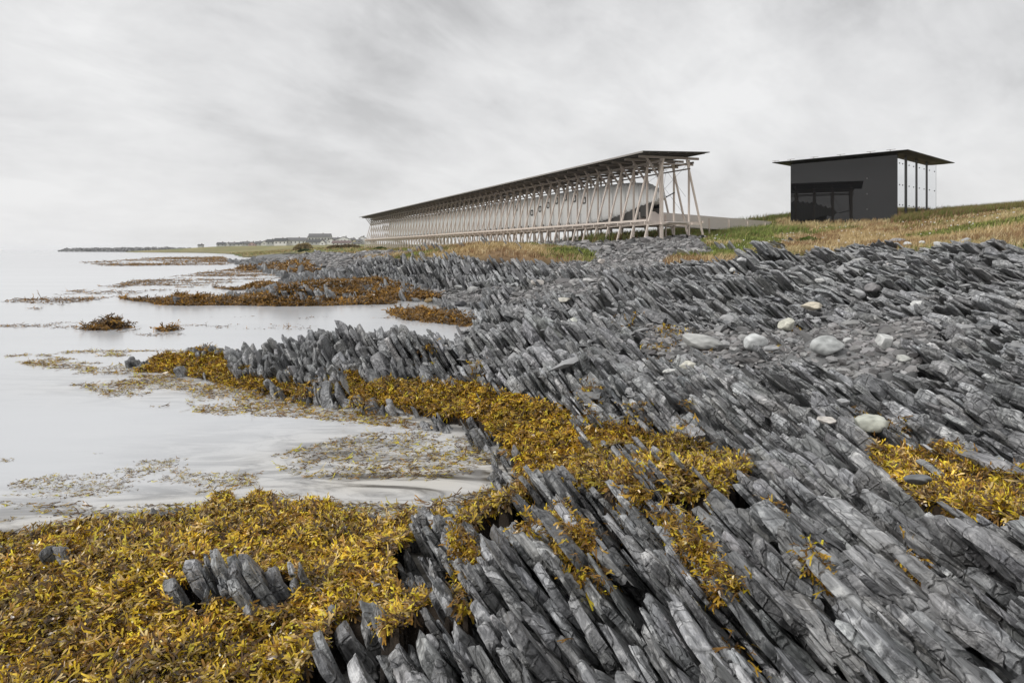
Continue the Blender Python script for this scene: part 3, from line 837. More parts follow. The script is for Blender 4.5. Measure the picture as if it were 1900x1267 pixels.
def shingle():
    rng = np.random.default_rng(8)
    for (y0, y1, dens, s, lab) in ((8, 22, 130, .045, 'grey beach cobbles in the hollow behind the slate ridge'), (22, 48, 50, .062, 'grey shingle and cobbles between the slate ridges and the turf'), (48, 150, 12, .13, 'pale shingle bank in front of the timber hall')):
        p = scatter_cover(1, y0, y1, lambda y: dens, rng)
        n = len(p)
        sz = s * np.exp(rng.normal(0, .5, n))
        g = .10 + .30 * rng.random(n) ** 1.6
        tint = np.stack([g * (1 + .06 * rng.random(n)), g, g * (1 - .03 * rng.random(n))], -1)
        p[:, 2] += sz * .25
        stones('shingle', p, sz, .55, tint, rng, I1, lab, .2)
        print('shingle', n)
    # loose slate chips lying over the bedrock
    p = scatter_cover(0, 9, 40, lambda y: 6 if y < 20 else 2.2, rng)
    p = p[p[:, 2] > .3]
    n = len(p); sz = .055 * np.exp(rng.normal(0, .5, n)) * (p[:, 1] / 9) ** .7
    g = .14 + .26 * rng.random(n)
    p[:, 2] += relief(p[:, 0], p[:, 1], p[:, 1], rng) + .02
    stones('slate_rubble', p, sz, .3, np.stack([g, g, g], -1), rng, I1, 'loose slate chips scattered over the bedrock', .3)
shingle()

BOULD = [ # px, py(centre), width px, height px, colour, label, category
 (1614, 796, 60, 32, (.52, .53, .46), 'smooth pale greenish boulder resting on slate above the right seaweed pool', 'boulder'),
 (1461, 609, 34, 20, (.62, .61, .52), 'pale yellow-white block of stone on the cobbles', 'boulder'),
 (1400, 643, 46, 28, (.60, .61, .60), 'rounded white-grey boulder at the left end of the cobble hollow', 'boulder'),
 (1534, 650, 60, 30, (.46, .47, .46), 'broad grey-white boulder in the middle of the cobble hollow', 'boulder'),
 (1640, 640, 40, 28, (.62, .62, .60), 'white angular boulder on the right side of the cobble hollow', 'boulder'),
 (1302, 642, 74, 22, (.46, .46, .44), 'long low grey boulder beside the small golden seaweed pool', 'boulder'),
 (1506, 575, 48, 12, (.62, .56, .45), 'flat cream-coloured slab lying on the dark slate', 'boulder'),
 (1592, 552, 30, 14, (.55, .55, .55), 'pale oval stone below the dark grey one', 'stone'),
 (1619, 541, 32, 16, (.26, .25, .25), 'smooth dark grey oval stone on the slope', 'stone'),
 (1703, 572, 26, 14, (.66, .66, .64), 'bright white oval stone alone on the right slope', 'stone'),
 (1857, 561, 34, 9, (.44, .43, .41), 'flat pale slab near the right edge', 'stone'),
 (1676, 676, 36, 12, (.60, .60, .56), 'low white stone beyond the black slate ridge on the right', 'stone'),
 (1275, 686, 30, 14, (.64, .62, .54), 'white stone in the pool beside golden seaweed', 'stone'),
 (1500, 521, 16, 10, (.62, .62, .60), 'small round white stone in the upper slope cluster', 'stone'),
 (1522, 526, 18, 10, (.60, .60, .58), 'white stone second in the upper slope cluster', 'stone'),
 (1475, 515, 38, 12, (.44, .43, .42), 'long grey slab leaning left of the small white stones', 'stone'),
 (1592, 492, 44, 12, (.40, .40, .39), 'tilted grey slab perched on the crest below the turf', 'stone'),
 (1648, 497, 18, 8, (.52, .49, .47), 'small pinkish stone right of the tilted grey slab', 'stone'),
 (1667, 449, 36, 8, (.34, .34, .35), 'flat grey driftwood-like slab on the golden turf', 'stone'),
 (1682, 456, 16, 9, (.60, .60, .60), 'small white pyramid-shaped stone on the turf edge', 'stone'),
 (1712, 454, 16, 6, (.60, .60, .58), 'low white stone half sunk in the golden turf', 'stone'),
 (1740, 457, 22, 13, (.58, .58, .57), 'white leaning slab at the top of the slate crest', 'stone'),
 (1792, 450, 30, 11, (.40, .41, .42), 'grey flat stone on the turf, rightmost of the row', 'stone'),
 (1090, 524, 26, 9, (.48, .47, .46), 'long pale boulder at the head of the gravel gully', 'boulder'),
 (999, 527, 30, 13, (.56, .52, .48), 'pinkish white boulder where bedrock meets the gravel gully', 'boulder'),
 (876, 540, 22, 12, (.50, .50, .49), 'rounded pale boulder at the waterline of the inner bay', 'boulder'),
 (850, 536, 18, 9, (.44, .44, .43), 'grey boulder just behind the inner bay waterline', 'boulder'),
 (795, 561, 20, 9, (.24, .17, .08), 'brown weed-stained stone standing in the inner bay', 'stone'),
 (854, 567, 22, 12, (.08, .08, .085), 'dark wet stone standing in the inner bay', 'stone'),
 (1045, 562, 26, 8, (.60, .57, .50), 'cream white slab lying on the slate above the inner bay', 'stone'),
 (1062, 603, 22, 12, (.66, .67, .60), 'bright lichen-white stone wedged behind the slate ridge', 'stone'),
 (1116, 487, 14, 9, (.55, .50, .46), 'small pinkish boulder in the gully of shingle', 'boulder'),
 (1378, 487, 20, 12, (.50, .50, .50), 'grey white boulder beside the bright green moss', 'boulder'),
 (1358, 506, 12, 8, (.60, .60, .58), 'small white stone under the golden turf edge', 'stone'),
 (1530, 791, 40, 12, (.64, .60, .55), 'pale pinkish long stone left of the greenish boulder', 'stone'),
 (1565, 757, 26, 11, (.40, .40, .40), 'light slate flake lying in a dark cleft', 'stone'),
 (1703, 902, 44, 16, (.17, .175, .18), 'dark flat slate flake lying on the right seaweed pool', 'stone'),
 (1240, 698, 24, 8, (.60, .60, .57), 'low white stone at the left rim of the seaweed pool', 'stone'),
 (1470, 640, 22, 10, (.34, .34, .34), 'mid grey cobble between the two biggest white boulders', 'stone'),
 (1430, 656, 34, 11, (.36, .36, .36), 'flat grey cobble in front of the rounded white-grey boulder', 'stone'),
 (1572, 641, 26, 12, (.52, .52, .51), 'light grey stone right behind the broad boulder', 'stone'),
]
def find_ground(px, py):
    """walk out along the sight line until it meets the ground (slab tops included)"""
    d = np.exp(np.linspace(math.log(2.5), math.log(150), 4000))
    x = (px - CX) / F * d; zr = EYE - (py - HY) / F * d
    g = H(x, d)
    hit = np.where(zr <= g + .02)[0]
    i = hit[0] if len(hit) else len(d) - 1
    return np.array([x[i], d[i], g[i]])
def boulders():
    rng = np.random.default_rng(3)
    v0, f0 = I3
    for (px, py, w, h, c, lab, cat) in BOULD:
        p = find_ground(px, py + h * .35)
        rx = w / F * p[1] / 2; rz = h / F * p[1] / 2
        v = v0.copy()
        sd = int(rng.integers(1e6))
        k = 1 + .55 * (fbm(v[:, 0] * 1.1 + 9, v[:, 1] * 1.1 + v[:, 2] * .9 + 5, sd, 3) - .5) + .05 * (fbm(v[:, 0] * 5 + v[:, 2] * 4, v[:, 1] * 5 - v[:, 2] * 3, sd + 4, 3) - .5)
        v = v * k[:, None]
        angular = h < 15 or 'angular' in lab or 'block' in lab
        for q in range(6 if angular else 3):
            nr = rng.standard_normal(3); nr /= np.linalg.norm(nr)
            lim = .62 if angular else .74
            ov = (v @ nr - lim).clip(0, 9); v = v - (ov * .9)[:, None] * nr
        v = v * np.array([rx, rx * (.65 + .25 * rng.random()), max(rz * 1.15, rx * .2)])
        R = rotm(np.array(rng.uniform(-.3, .3)), np.array(rng.normal(0, .12)), np.array(rng.normal(0, .1)))
        v = v @ R.T
        z = p[2] + .45 * max(rz, .02) + .055 + (.05 * min(p[1], 20) / 10)
        nz = fbm(v0[:, 0] * 2.5 + 3, v0[:, 1] * 2.5 + v0[:, 2] * 2, sd + 9, 4)
        col = np.array(c)[None] * (.45 + 1.0 * nz)[:, None]
        o = mesh_np(cat, v, [f0], M_STONE, col=col, smooth=True)
        o.location = (p[0], p[1], z)
        tag(o, lab, cat, 'pale stones lying on the slate shore')
boulders()

# ------------------------------------------------------------------ grass
U = Vector((.9195, .393, 0)); Lx = Vector((-.393, .9195, 0))
O0 = Vector((13.9, 63.5, EYE))
def grass():
    rng = np.random.default_rng(12)
    def blades(name, p, hgt, wid, col, label, lean=.35, per=5, spread=.15):
        n0 = len(p)
        p = np.repeat(p, per, 0); n = len(p)
        hh = np.repeat(hgt, per) * (.6 + .7 * rng.random(n))
        p = p + np.stack([rng.normal(0, spread, n), rng.normal(0, spread, n), np.zeros(n)], -1)
        yaw = rng.uniform(0, 6.28, n)
        s = np.stack([np.cos(yaw), np.sin(yaw), np.zeros(n)], -1) * (np.repeat(wid, per) * .5)[:, None]
        ld = np.stack([rng.normal(.25, lean, n), rng.normal(0, lean, n), np.ones(n)], -1)
        m = p + ld * (hh * .5)[:, None] * np.array([.5, .5, 1.])
        t = p + ld * hh[:, None]
        base = p - np.array([0, 0, .06])
        V = np.stack([base - s, base + s, m + s * .8, m - s * .8, t], 1).reshape(-1, 3)
        i = np.arange(n) * 5
        q = np.stack([i, i + 1, i + 2, i + 3], -1); tr = np.stack([i + 3, i + 2, i + 4], -1)
        c = np.repeat(col, per, 0) * (.7 + .6 * rng.random((n, 1)))
        o = mesh_np(name, V, [q, tr], M_GRASS, col=np.repeat(c, 5, 0))
        tag(o, label, kind='stuff'); print(name, n)
    p = scatter_cover(2, 30, 64, lambda y: 8, rng, xl=.85)
    p2 = scatter_cover(2, 64, 110, lambda y: 3.0, rng, xl=.85)
    p3 = scatter_cover(2, 110, 420, lambda y: .18, rng, xl=.8)
    p = np.concatenate([p, p2, p3])
    x, y, z = p.T
    px, py = proj(x, y, z)
    n = len(x)
    k = ((fbm(x / 2.6, y / 4, 37, 3) - .42) * 5).clip(0, 1)[:, None]
    gold, straw, brown, green, lush = map(np.array, ((.50, .385, .20), (.66, .54, .33), (.30, .19, .10), (.23, .24, .08), (.17, .22, .05)))
    col = gold * (1 - k) + brown * k
    st = rng.random(n) < .2; col[st] = straw
    gk = ((fbm(x / 5, y / 8, 53, 3) - .56) * 8).clip(0, 1)
    band = ((y > 60) & (px > 940) & (px < 1440)) | ((px > 1640) & (px < 1900) & (y > 56) & (y < 75) & (rng.random(n) < .35))
    gk = np.maximum(gk, band * .85)
    gk = np.maximum(gk, (y > 95) * .5)
    gm = rng.random(n) < gk
    col[gm] = (green[None] * (1 - rng.random((gm.sum(), 1))) + lush[None] * rng.random((gm.sum(), 1)))
    hg = .20 + .18 * rng.random(n) + .1 * (y > 64)
    hg = hg * np.where(gm, .8, 1)
    blades('grass', p, hg, .028 + y * .0005, col, 'golden and green turf grass on the bank above the rocks', spread=.2)
    # taller green herbs: behind the hall, round the ramp and beside the glass cube
    rx, ry = rng.uniform(8, 62, 26000), rng.uniform(66, 120, 26000)
    rz = H(rx, ry)
    px, py = proj(rx, ry, rz)
    line = np.where(rx < 31, 66.8 + (rx - 13.6) * .806 + 3, 86)
    k = (ry > line) & (px > 1020) & (fbm(rx / 3, ry / 3, 18, 2) > .44)
    k &= ~((rx > 26) & (rx < 50) & (ry > 66) & (ry < 88))
    p = np.stack([rx, ry, rz], -1)[k]
    n = len(p)
    r = rng.random((n, 1))
    col = np.array([.10, .16, .03]) * (1 - r) + np.array([.22, .19, .08]) * r
    br = rng.random(n) < .15; col[br] = (.20, .10, .06)
    blades('tall_herbs_undergrowth', p, .55 + .5 * rng.random(n), np.full(n, .08), col, 'tall green herbs growing behind the ramp and the timber hall', .3, 6, .25)
    ns = 16000
    ws = rng.uniform(6.0, 16, ns); sa = rng.uniform(-2, 130, ns)
    hx = O0.x + U.x * ws + Lx.x * sa; hy = O0.y + U.y * ws + Lx.y * sa
    k = fbm(hx / 4, hy / 4, 28, 2) > .36
    p = np.stack([hx, hy, H(hx, hy) - .1], -1)[k]; n = len(p); r = rng.random((n, 1))
    col = np.array([.10, .16, .03]) * (1 - r) + np.array([.24, .22, .09]) * r
    blades('tall_herbs_undergrowth', p, .35 + .4 * rng.random(n), np.full(n, .10), col * 1.5, 'green undergrowth seen between the stilts of the timber hall', .3, 5, .3)
    # rough grass ridge to the right of the cube
    rx, ry = rng.uniform(36, 75, 30000), rng.uniform(56, 80, 30000)
    rz = H(rx, ry); px, py = proj(rx, ry, rz)
    k = (px > 1655) & (px < 2100) & (py > 360) & (fbm(rx / 2, ry / 3, 19, 2) > .38)
    k &= (px - 1655) * .0 + ry > 64
    dC = (rx - 40.2) * .63 + (ry - 70.7) * -.77
    k &= dC > .8
    p = np.stack([rx, ry, rz], -1)[k]; n = len(p)
    r = rng.random((n, 1))
    col = np.array([.22, .19, .07]) * (1 - r) + np.array([.16, .20, .05]) * r
    bz = rng.random(n) < .3; col[bz] = (.30, .18, .11)
    blades('rough_grass', p, .5 + .35 * rng.random(n), np.full(n, .05), col, 'rough seeding grass on the rise right of the black cube', .3, 6, .2)
    # white meadow flowers
    rx, ry = rng.uniform(10, 50, 5000), rng.uniform(44, 66, 5000)
    k = (cover(rx, ry) == 2) & (fbm(rx / 2, ry / 2, 66, 2) > .56)
    rx, ry = rx[k][:130], ry[k][:130]
    p = np.stack([rx, ry, H(rx, ry) + .3], -1); n = len(p)
    stones('wild_flowers_vegetation', p, .04 + .04 * rng.random(n), .6, np.full((n, 3), .75), rng, I1, 'small white wild flowers dotted through the turf', .1)
    # bright moss patches
grass()

# ------------------------------------------------------------------ sea
def sea():
    m, nt, b = new_mat('sea_water')
    geo = N(nt, 'ShaderNodeNewGeometry').outputs['Position']
    t = N(nt, 'ShaderNodeAttribute', attribute_name='tint').outputs['Color']
    sep = N(nt, 'ShaderNodeSeparateColor'); nt.links.new(t, sep.inputs[0])
    shal = sep.outputs[0]
    mp = N(nt, 'ShaderNodeMapping'); mp.inputs['Rotation'].default_value = (0, 0, .35); mp.inputs['Scale'].default_value = (.8, 2.6, 1)
    nt.links.new(geo, mp.inputs[0])
    st = noise(nt, mp.outputs[0], .9, 6, .66, 1.2)
    st2 = noise(nt, vmul(nt, geo, (.05, .35, 1)), 1.0, 4, .6)
    milky = mixc(nt, st2, (.55, .565, .585), (.66, .672, .69))
    murk = mixc(nt, ramp(nt, st, [(.40, 0), (.58, 1)]), (.055, .04, .02), (.60, .575, .53))
    f = mathn(nt, 'MULTIPLY', shal, .95)
    nt.links.new(mixc(nt, f, milky, murk), b.inputs['Base Color'])
    b.inputs['Roughness'].default_value = .16
    b.inputs['IOR'].default_value = 1.33
    nt.links.new(mathn(nt, 'SUBTRACT', .5, mathn(nt, 'MULTIPLY', shal, .48)), b.inputs['Specular IOR Level'])
    rip = noise(nt, vmul(nt, geo, (.8, 3.5, 1)), 2.2, 3, .5, .3)
    nb = N(nt, 'ShaderNodeBump'); nb.inputs['Distance'].default_value = .02
    nt.links.new(rip, nb.inputs['Height'])
    nt.links.new(mathn(nt, 'ADD', .05, mathn(nt, 'MULTIPLY', shal, .35)), nb.inputs['Strength'])
    nt.links.new(nb.outputs[0], b.inputs['Normal'])
    # fan-shaped sheet from under the camera out past the horizon
    pxs = np.concatenate([np.linspace(-6000, -500, 12), np.arange(-400, 1300, 10), np.linspace(1400, 6000, 12)])
    ls = np.concatenate([np.linspace(math.log(.8), math.log(4), 6)[:-1], np.arange(math.log(4), math.log(150), .02), np.linspace(math.log(155), math.log(14000), 40)])
    Y = np.exp(ls)[:, None] * np.ones(len(pxs))[None, :]
    X = (pxs[None, :] - CX) / F * Y
    Hh = H(X, Y); px, py = proj(X, Y, 0 * X)
    near = (1 - ((Y - 9) / 7).clip(0, 1))
    s = ((Hh + .17) / .16).clip(0, 1) * near
    s = np.maximum(s, np.exp(-((px - 720) / 330) ** 2 - ((py - 880) / 75) ** 2) * 1.0)
    s = np.maximum(s, np.exp(-((px - 200) / 480) ** 2 - ((py - 975) / 55) ** 2) * 1.1)
    s = np.maximum(s, np.exp(-((px - 330) / 250) ** 2 - ((py - 715) / 30) ** 2) * .6)
    s = np.maximum(s, np.exp(-((px - 800) / 90) ** 2 - ((py - 562) / 14) ** 2) * .5)
    s = (s * (.45 + 1.1 * fbm(X / 1.3, Y / .8, 44, 3))).clip(0, 1)
    idx = np.arange(X.size).reshape(X.shape)
    f = np.stack([idx[:-1, :-1], idx[:-1, 1:], idx[1:, 1:], idx[1:, :-1]], -1).reshape(-1, 4)
    V = np.stack([X, Y, 0 * X], -1).reshape(-1, 3)
    c = np.repeat(s.reshape(-1, 1), 3, 1)
    o = mesh_np('sea_water', V, [f], m, col=c, smooth=True)
    tag(o, 'calm milky grey sea water', kind='structure')
    # rock pools
    m2 = simple('pool_water', (.10, .075, .05), .06, 0, .3, 2, .03, .01)
    for nm, poly, z in (('water_pool', [(1195, 668), (1260, 655), (1330, 668), (1420, 684), (1400, 706), (1290, 712), (1210, 706)], .60),
                        ('water_pool', [(1720, 940), (1800, 915), (1900, 920), (2100, 1000), (2100, 1080), (1900, 985), (1800, 965)], .90)):
        w = [tuple(P(a, b_, z)) for a, b_ in poly]
        mb = MB(); mb.add(w, [tuple(range(len(w)))])
        tag(mb.build(nm, m2), 'still tide pool among the slate', kind='structure')
sea()

# ------------------------------------------------------------------ breakwater
def breakwater():
    rng = np.random.default_rng(9)
    n = 1500
    u = rng.random(n)
    px = 108 + u * 290
    d = 880 - u * 190
    prof = np.interp(px, [100, 125, 300, 400], [.5, 4.6, 5.6, 3.0])
    k = rng.random(n)
    z = prof * k * .9 - .3
    dd = d + (1 - k) * -9 * rng.random(n)
    x = (px - CX) / F * dd
    g = .05 + .2 * rng.random(n)
    stones('breakwater', np.stack([x, dd, z], -1), 1.0 + 1.1 * rng.random(n), .8, np.stack([g, g, g], -1), rng, I1, None, .2, kind='thing')
    o = bpy.data.objects['breakwater']
    tag(o, 'long low breakwater of piled grey boulders reaching out from the far shore', 'breakwater')
breakwater()

# ------------------------------------------------------------------ timber memorial hall
U = Vector((.9195, .393, 0)); Lx = Vector((-.393, .9195, 0))
O0 = Vector((13.9, 63.5, EYE))
def hp(w, s, z):           # across, along, height relative to the eye
    return O0 + U * w + Lx * s + Vector((0, 0, z))
SP, NF = 2.32, 58
def hall():
    base = O0 + U * 1.55; base.z = 3.7
    root = empty('memorial_hall', base)
    tag(root, 'long raised timber frame hall with pale cloth body under a thin dark roof', 'hall')
    inv = -Vector(base)
    def loc(p): return p + inv
    def q(w, s, z): return loc(hp(w, s, z))
    wv = 3.12
    # one frame, then copies
    def gz(w, s):
        p = hp(w, s, 0)
        return float(H(p.x, p.y)) - EYE - .1
    for i in range(NF):
        s = i * SP
        jit = random.uniform(-.03, .03)
        mb = MB()
        mb.bar(q(-2.5, s, 8.52), q(4.25, s, 8.62), .14, .22)            # head beam
        mb.bar(q(-.35, s, 7.95), q(3.6, s, 8.02), .12, .16)
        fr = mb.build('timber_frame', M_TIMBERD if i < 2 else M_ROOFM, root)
        mb = MB(); mb.bar(q(-1.95, s - .1, 2.44), q(4.55, s - .1, 2.44), .09, .24)
        mb.build('deck_beam', M_TIMBER, fr)
        for w, wd in ((0, .30), (wv, .27)):
            zb = gz(w, s)
            mb = MB(); th = .26 if (i == 0 and w == 0) else .15
            mb.bar(q(w, s, zb), q(w, s, 8.45), th, th, U)
            mb.build('post', M_TIMBER, fr)
        for (wf, wt) in ((-2.08, .12), (4.72, 2.75)):
            zb = gz(wf, s)
            mb = MB(); mb.bar(q(wf - .0, s - .16 + jit, zb), q(wt, s - .16, 8.45), .15, .15, U)
            mb.build('strut', M_TIMBER, fr)
        mb = MB(); mb.bar(q(-1.6, s + .12, 8.5), q(.05, s + .12, 6.35), .12, .16, U)
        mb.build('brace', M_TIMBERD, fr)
        if i < 16:
            for w in (-2.08 + .14, 4.72 - .10, 0, wv):
                mb = MB()
                z0 = gz(w, s)
                mb.bar(q(w, s - (.16 if w in (-1.94, 4.62) else 0), z0 + .02), q(w + (.03 if w < 0 else 0), s - (.16 if w in (-1.94, 4.62) else 0), z0 + .42), .2, .2, U)
                mb.build('iron_shoe', M_IRON, fr)
    s0, s1 = -1.5, (NF - 1) * SP + 1.6
    # roof: thin dark plane, slightly higher on the land side
    mb = MB()
    a, b, c, d = q(-3.05, s0, 8.74), q(4.35, s0, 9.05), q(4.35, s1, 9.05), q(-3.05, s1, 8.74)
    up = Vector((0, 0, .07))
    mb.hexa([a, b, c, d, a + up, b + up, c + up, d + up])
    roof = mb.build('roof', M_ROOF, root)
    mb = MB(); mb.bar(q(-3.08, s0 - .02, 8.72), q(-3.08, s1, 8.72), .06, .14); mb.build('eave_board', M_FASCIA, roof)
    for w in np.linspace(-2.3, 3.8, 7):
        mb = MB()
        zz = 8.74 + (w + 3.05) / 7.4 * .31 - .07
        mb.bar(q(w, s0 + .05, zz), q(w, s1 - .05, zz), .07, .1)
        mb.build('purlin', M_ROOFD, roof)
    # rails that run the length of the hall
    for (w, z, wd, hd) in ((-.22, 8.18, .13, .19), (wv + .22, 8.18, .13, .19), (wv - .18, 7.6, .09, .12), (.2, 7.62, .08, .1), (1.55, 8.2, .1, .16), (-1.9, 2.66, .10, .20), (-.2, 2.42, .1, .2), (wv + .2, 2.42, .1, .2), (4.5, 2.6, .1, .2)):
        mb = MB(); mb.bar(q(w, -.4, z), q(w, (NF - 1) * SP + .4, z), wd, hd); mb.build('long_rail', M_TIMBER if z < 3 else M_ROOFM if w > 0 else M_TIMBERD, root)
    mb = MB()
    A, B, C, D = q(.3, -.6, 2.58), q(2.8, -.6, 2.58), q(2.8, (NF - 1) * SP, 2.58), q(.3, (NF - 1) * SP, 2.58)
    dn = Vector((0, 0, -.1)); mb.hexa([A + dn, B + dn, C + dn, D + dn, A, B, C, D]); mb.build('deck', M_BOARD, root)
    # cloth body
    m, nt, bs = new_mat('sail_cloth')
    tc = N(nt, 'ShaderNodeAttribute', attribute_name='grain').outputs['Vector']
    nz = noise(nt, vmul(nt, tc, (.9, 1, .12)), 1.0, 4, .6)
    wv_ = N(nt, 'ShaderNodeTexWave'); wv_.inputs['Scale'].default_value = .9; wv_.inputs['Distortion'].default_value = .6; nt.links.new(tc, wv_.inputs['Vector'])
    seam = ramp(nt, wv_.outputs[1], [(0, 0), (.06, 1)])
    cc = mixc(nt, nz, (.86, .86, .85), (.93, .93, .92))
    nt.links.new(mixc(nt, seam, (.58, .58, .57), cc), bs.inputs['Base Color'])
    bs.inputs['Roughness'].default_value = .8
    tr = N(nt, 'ShaderNodeBsdfTranslucent', i_0=(.8, .8, .78, 1)); mx = N(nt, 'ShaderNodeMixShader', i_0=.35)
    nt.links.new(bs.outputs[0], mx.inputs[1]); nt.links.new(tr.outputs[0], mx.inputs[2]); nt.links.new(mx.outputs[0], nt.nodes['Material Output'].inputs[0])
    ss = np.concatenate([np.arange(1.4, 22, .29), np.arange(22, 117, .58)])
    def zlow(s):
        return np.interp(s, [1.3, 1.5, 3.2, 5.0, 7.2, 9.8, 12.5, 16], [5.0, 4.9, 4.35, 3.95, 3.42, 3.0, 2.70, 2.62])
    def ztop(s):
        return np.interp(s, [1.3, 1.5, 2.2, 3.2, 4.6, 6.5, 9, 12], [5.05, 5.2, 5.75, 6.1, 6.65, 6.85, 6.95, 7.0])
    def wid(s): return np.interp(s, [1.3, 1.6, 3, 6, 10, 110, 116], [.03, .1, .55, .95, 1.12, 1.12, .3])
    nk = 22
    V, G = [], []
    cut = ((np.arange(len(ss)) % 2) * .28)
    for j, s in enumerate(ss):
        lo, hi, w_ = zlow(s) + (cut[j] if s < 14 else 0), ztop(s) - (cut[j] if s < 22 else 0), wid(s)
        for k in range(nk):
            t = 2 * math.pi * k / nk
            cz, sz = math.cos(t), math.sin(t)
            zz = (lo + hi) / 2 + (hi - lo) / 2 * math.copysign(abs(sz) ** .32, sz)
            ww = w_ * math.copysign(abs(cz) ** .45, cz) * (1 + .03 * math.sin(s * 2.7))
            p = q(1.55 + ww, s, zz); V.append(p[:]); G.append((s * 1.0, ww, zz))
    V = np.array(V); idx = np.arange(len(ss) * nk).reshape(len(ss), nk)
    f = np.stack([idx[:-1], np.roll(idx[:-1], -1, 1), np.roll(idx[1:], -1, 1), idx[1:]], -1).reshape(-1, 4)
    body = mesh_np('cloth_body', V, [f], m, root, rc=np.array(G), smooth=True)
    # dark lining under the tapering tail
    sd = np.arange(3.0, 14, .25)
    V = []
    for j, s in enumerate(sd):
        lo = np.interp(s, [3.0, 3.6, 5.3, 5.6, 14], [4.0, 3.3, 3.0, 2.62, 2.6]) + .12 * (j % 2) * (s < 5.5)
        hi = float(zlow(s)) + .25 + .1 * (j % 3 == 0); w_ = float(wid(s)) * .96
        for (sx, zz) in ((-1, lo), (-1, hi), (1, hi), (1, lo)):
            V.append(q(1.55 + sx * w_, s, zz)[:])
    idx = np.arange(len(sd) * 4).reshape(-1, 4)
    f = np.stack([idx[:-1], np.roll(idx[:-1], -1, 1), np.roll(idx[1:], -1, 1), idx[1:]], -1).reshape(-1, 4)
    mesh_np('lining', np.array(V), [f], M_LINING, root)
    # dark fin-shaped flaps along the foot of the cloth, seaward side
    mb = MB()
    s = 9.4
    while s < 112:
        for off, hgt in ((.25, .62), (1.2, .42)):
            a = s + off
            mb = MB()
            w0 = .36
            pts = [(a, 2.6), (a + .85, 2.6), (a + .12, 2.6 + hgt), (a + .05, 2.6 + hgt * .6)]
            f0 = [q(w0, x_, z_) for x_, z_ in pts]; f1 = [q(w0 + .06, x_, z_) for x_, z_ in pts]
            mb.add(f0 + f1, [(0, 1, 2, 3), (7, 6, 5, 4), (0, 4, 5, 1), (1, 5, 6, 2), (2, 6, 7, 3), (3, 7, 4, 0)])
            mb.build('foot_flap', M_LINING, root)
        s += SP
    # small square window frames in the cloth: one to a bay at stepped heights
    zs = [5.75, 5.6, 5.5, 5.3, 5.0, 4.6, 4.3, 4.9, 5.3, 5.6, 4.5, 5.0, 5.7, 5.2]
    for i, (px, py) in enumerate([(1084, 372), (1066, 369), (1049, 367), (1033, 373), (1017, 381), (1002, 388), (987, 395), (958, 387), (929, 384), (900, 386), (876, 387), (850, 388), (832, 392), (815, 396)]):
        tx = (px - CX) / F
        # solve along-position on the seaward face of the cloth (w = .42)
        w = .42
        p0 = O0 + U * w
        s = (p0.x - tx * p0.y) / (tx * Lx.y - Lx.x)
        dd = p0.y + Lx.y * s
        z = (HY - py) / F * dd
        mb = MB(); r = .31
        for (a0, a1) in (((-r, -r), (r, -r)), ((r, -r), (r, r)), ((r, r), (-r, r)), ((-r, r), (-r, -r))):
            mb.bar(q(w - .02, s + a0[0], z + a0[1]), q(w - .02, s + a1[0], z + a1[1]), .14, .04, U)
        wf = mb.build('window_frame', M_LINING, body)
    # thin stays
    mb = MB()
    for (a, b_) in (((.1, .2, 5.3), (2.9, .2, 7.9)), ((.1, 2.5, 6.4), (2.9, 2.5, 8.1)), ((.1, .1, 4.8), (2.2, 2.4, 7.4)), ((2.9, .1, 3.0), (.3, 2.4, 7.9)), ((.2, .2, 7.9), (2.9, .2, 5.0))):
        mb.tube(q(*a), q(*b_), .012, n=5)
    mb.tube(q(1.55, 1.45, 5.0), q(1.55, .1, 5.35), .05, n=6)
    mb.build('stay_cable', M_IRON, root)

    # boarded ramp
    ramp_base = Vector((18, 67, 4.3))
    rt = empty('boarded_ramp', ramp_base)
    tag(rt, 'weathered board-sided access ramp rising from the turf to the hall', 'ramp')
    def r_(x, y, z): return Vector((x, y, EYE + z)) - ramp_base
    A0, A1 = (13.6, 66.8, 2.55), (30.6, 80.5, 2.15)
    dvec = Vector((A1[0] - A0[0], A1[1] - A0[1], 0)).normalized(); nvec = Vector((-dvec.y, dvec.x, 0))
    for sgn in (0, 1.5):
        mb = MB()
        a = Vector((A0[0], A0[1], 0)) + nvec * sgn; b = Vector((A1[0], A1[1], 0)) + nvec * sgn
        t = nvec * .04
        mb.hexa([r_(a.x, a.y, A0[2] - .15), r_(b.x, b.y, A1[2] - .2), r_(b.x, b.y, A1[2] - .2) + t, r_(a.x, a.y, A0[2] - .15) + t,
                 r_(a.x, a.y, 3.72), r_(b.x, b.y, 3.30), r_(b.x, b.y, 3.30) + t, r_(a.x, a.y, 3.72) + t])
        mb.build('side_panel', M_BOARD, rt)
        if sgn == 0:
            for k in range(6):
                f_ = (k + .6) / 6
                p = a.lerp(b, f_) - nvec * .06
                zt = 3.72 + (3.30 - 3.72) * f_ + .03
                g = float(H(p.x, p.y)) - EYE
                mb = MB(); mb.bar(r_(p.x, p.y, g - .2), r_(p.x, p.y, zt - .25), .14, .1, dvec); mb.build('post', M_TIMBER, rt)
    mb = MB(); a = Vector((A0[0], A0[1], 0)) + nvec * .05; b = Vector((A1[0], A1[1], 0)) + nvec * .05
    mb.hexa([r_(a.x, a.y, 2.45), r_(b.x, b.y, 2.05), r_(b.x, b.y, 2.05) + nvec * 1.4, r_(a.x, a.y, 2.45) + nvec * 1.4,
             r_(a.x, a.y, 2.55), r_(b.x, b.y, 2.15), r_(b.x, b.y, 2.15) + nvec * 1.4, r_(a.x, a.y, 2.55) + nvec * 1.4])
    mb.build('walkway', M_BOARD, rt)
hall()

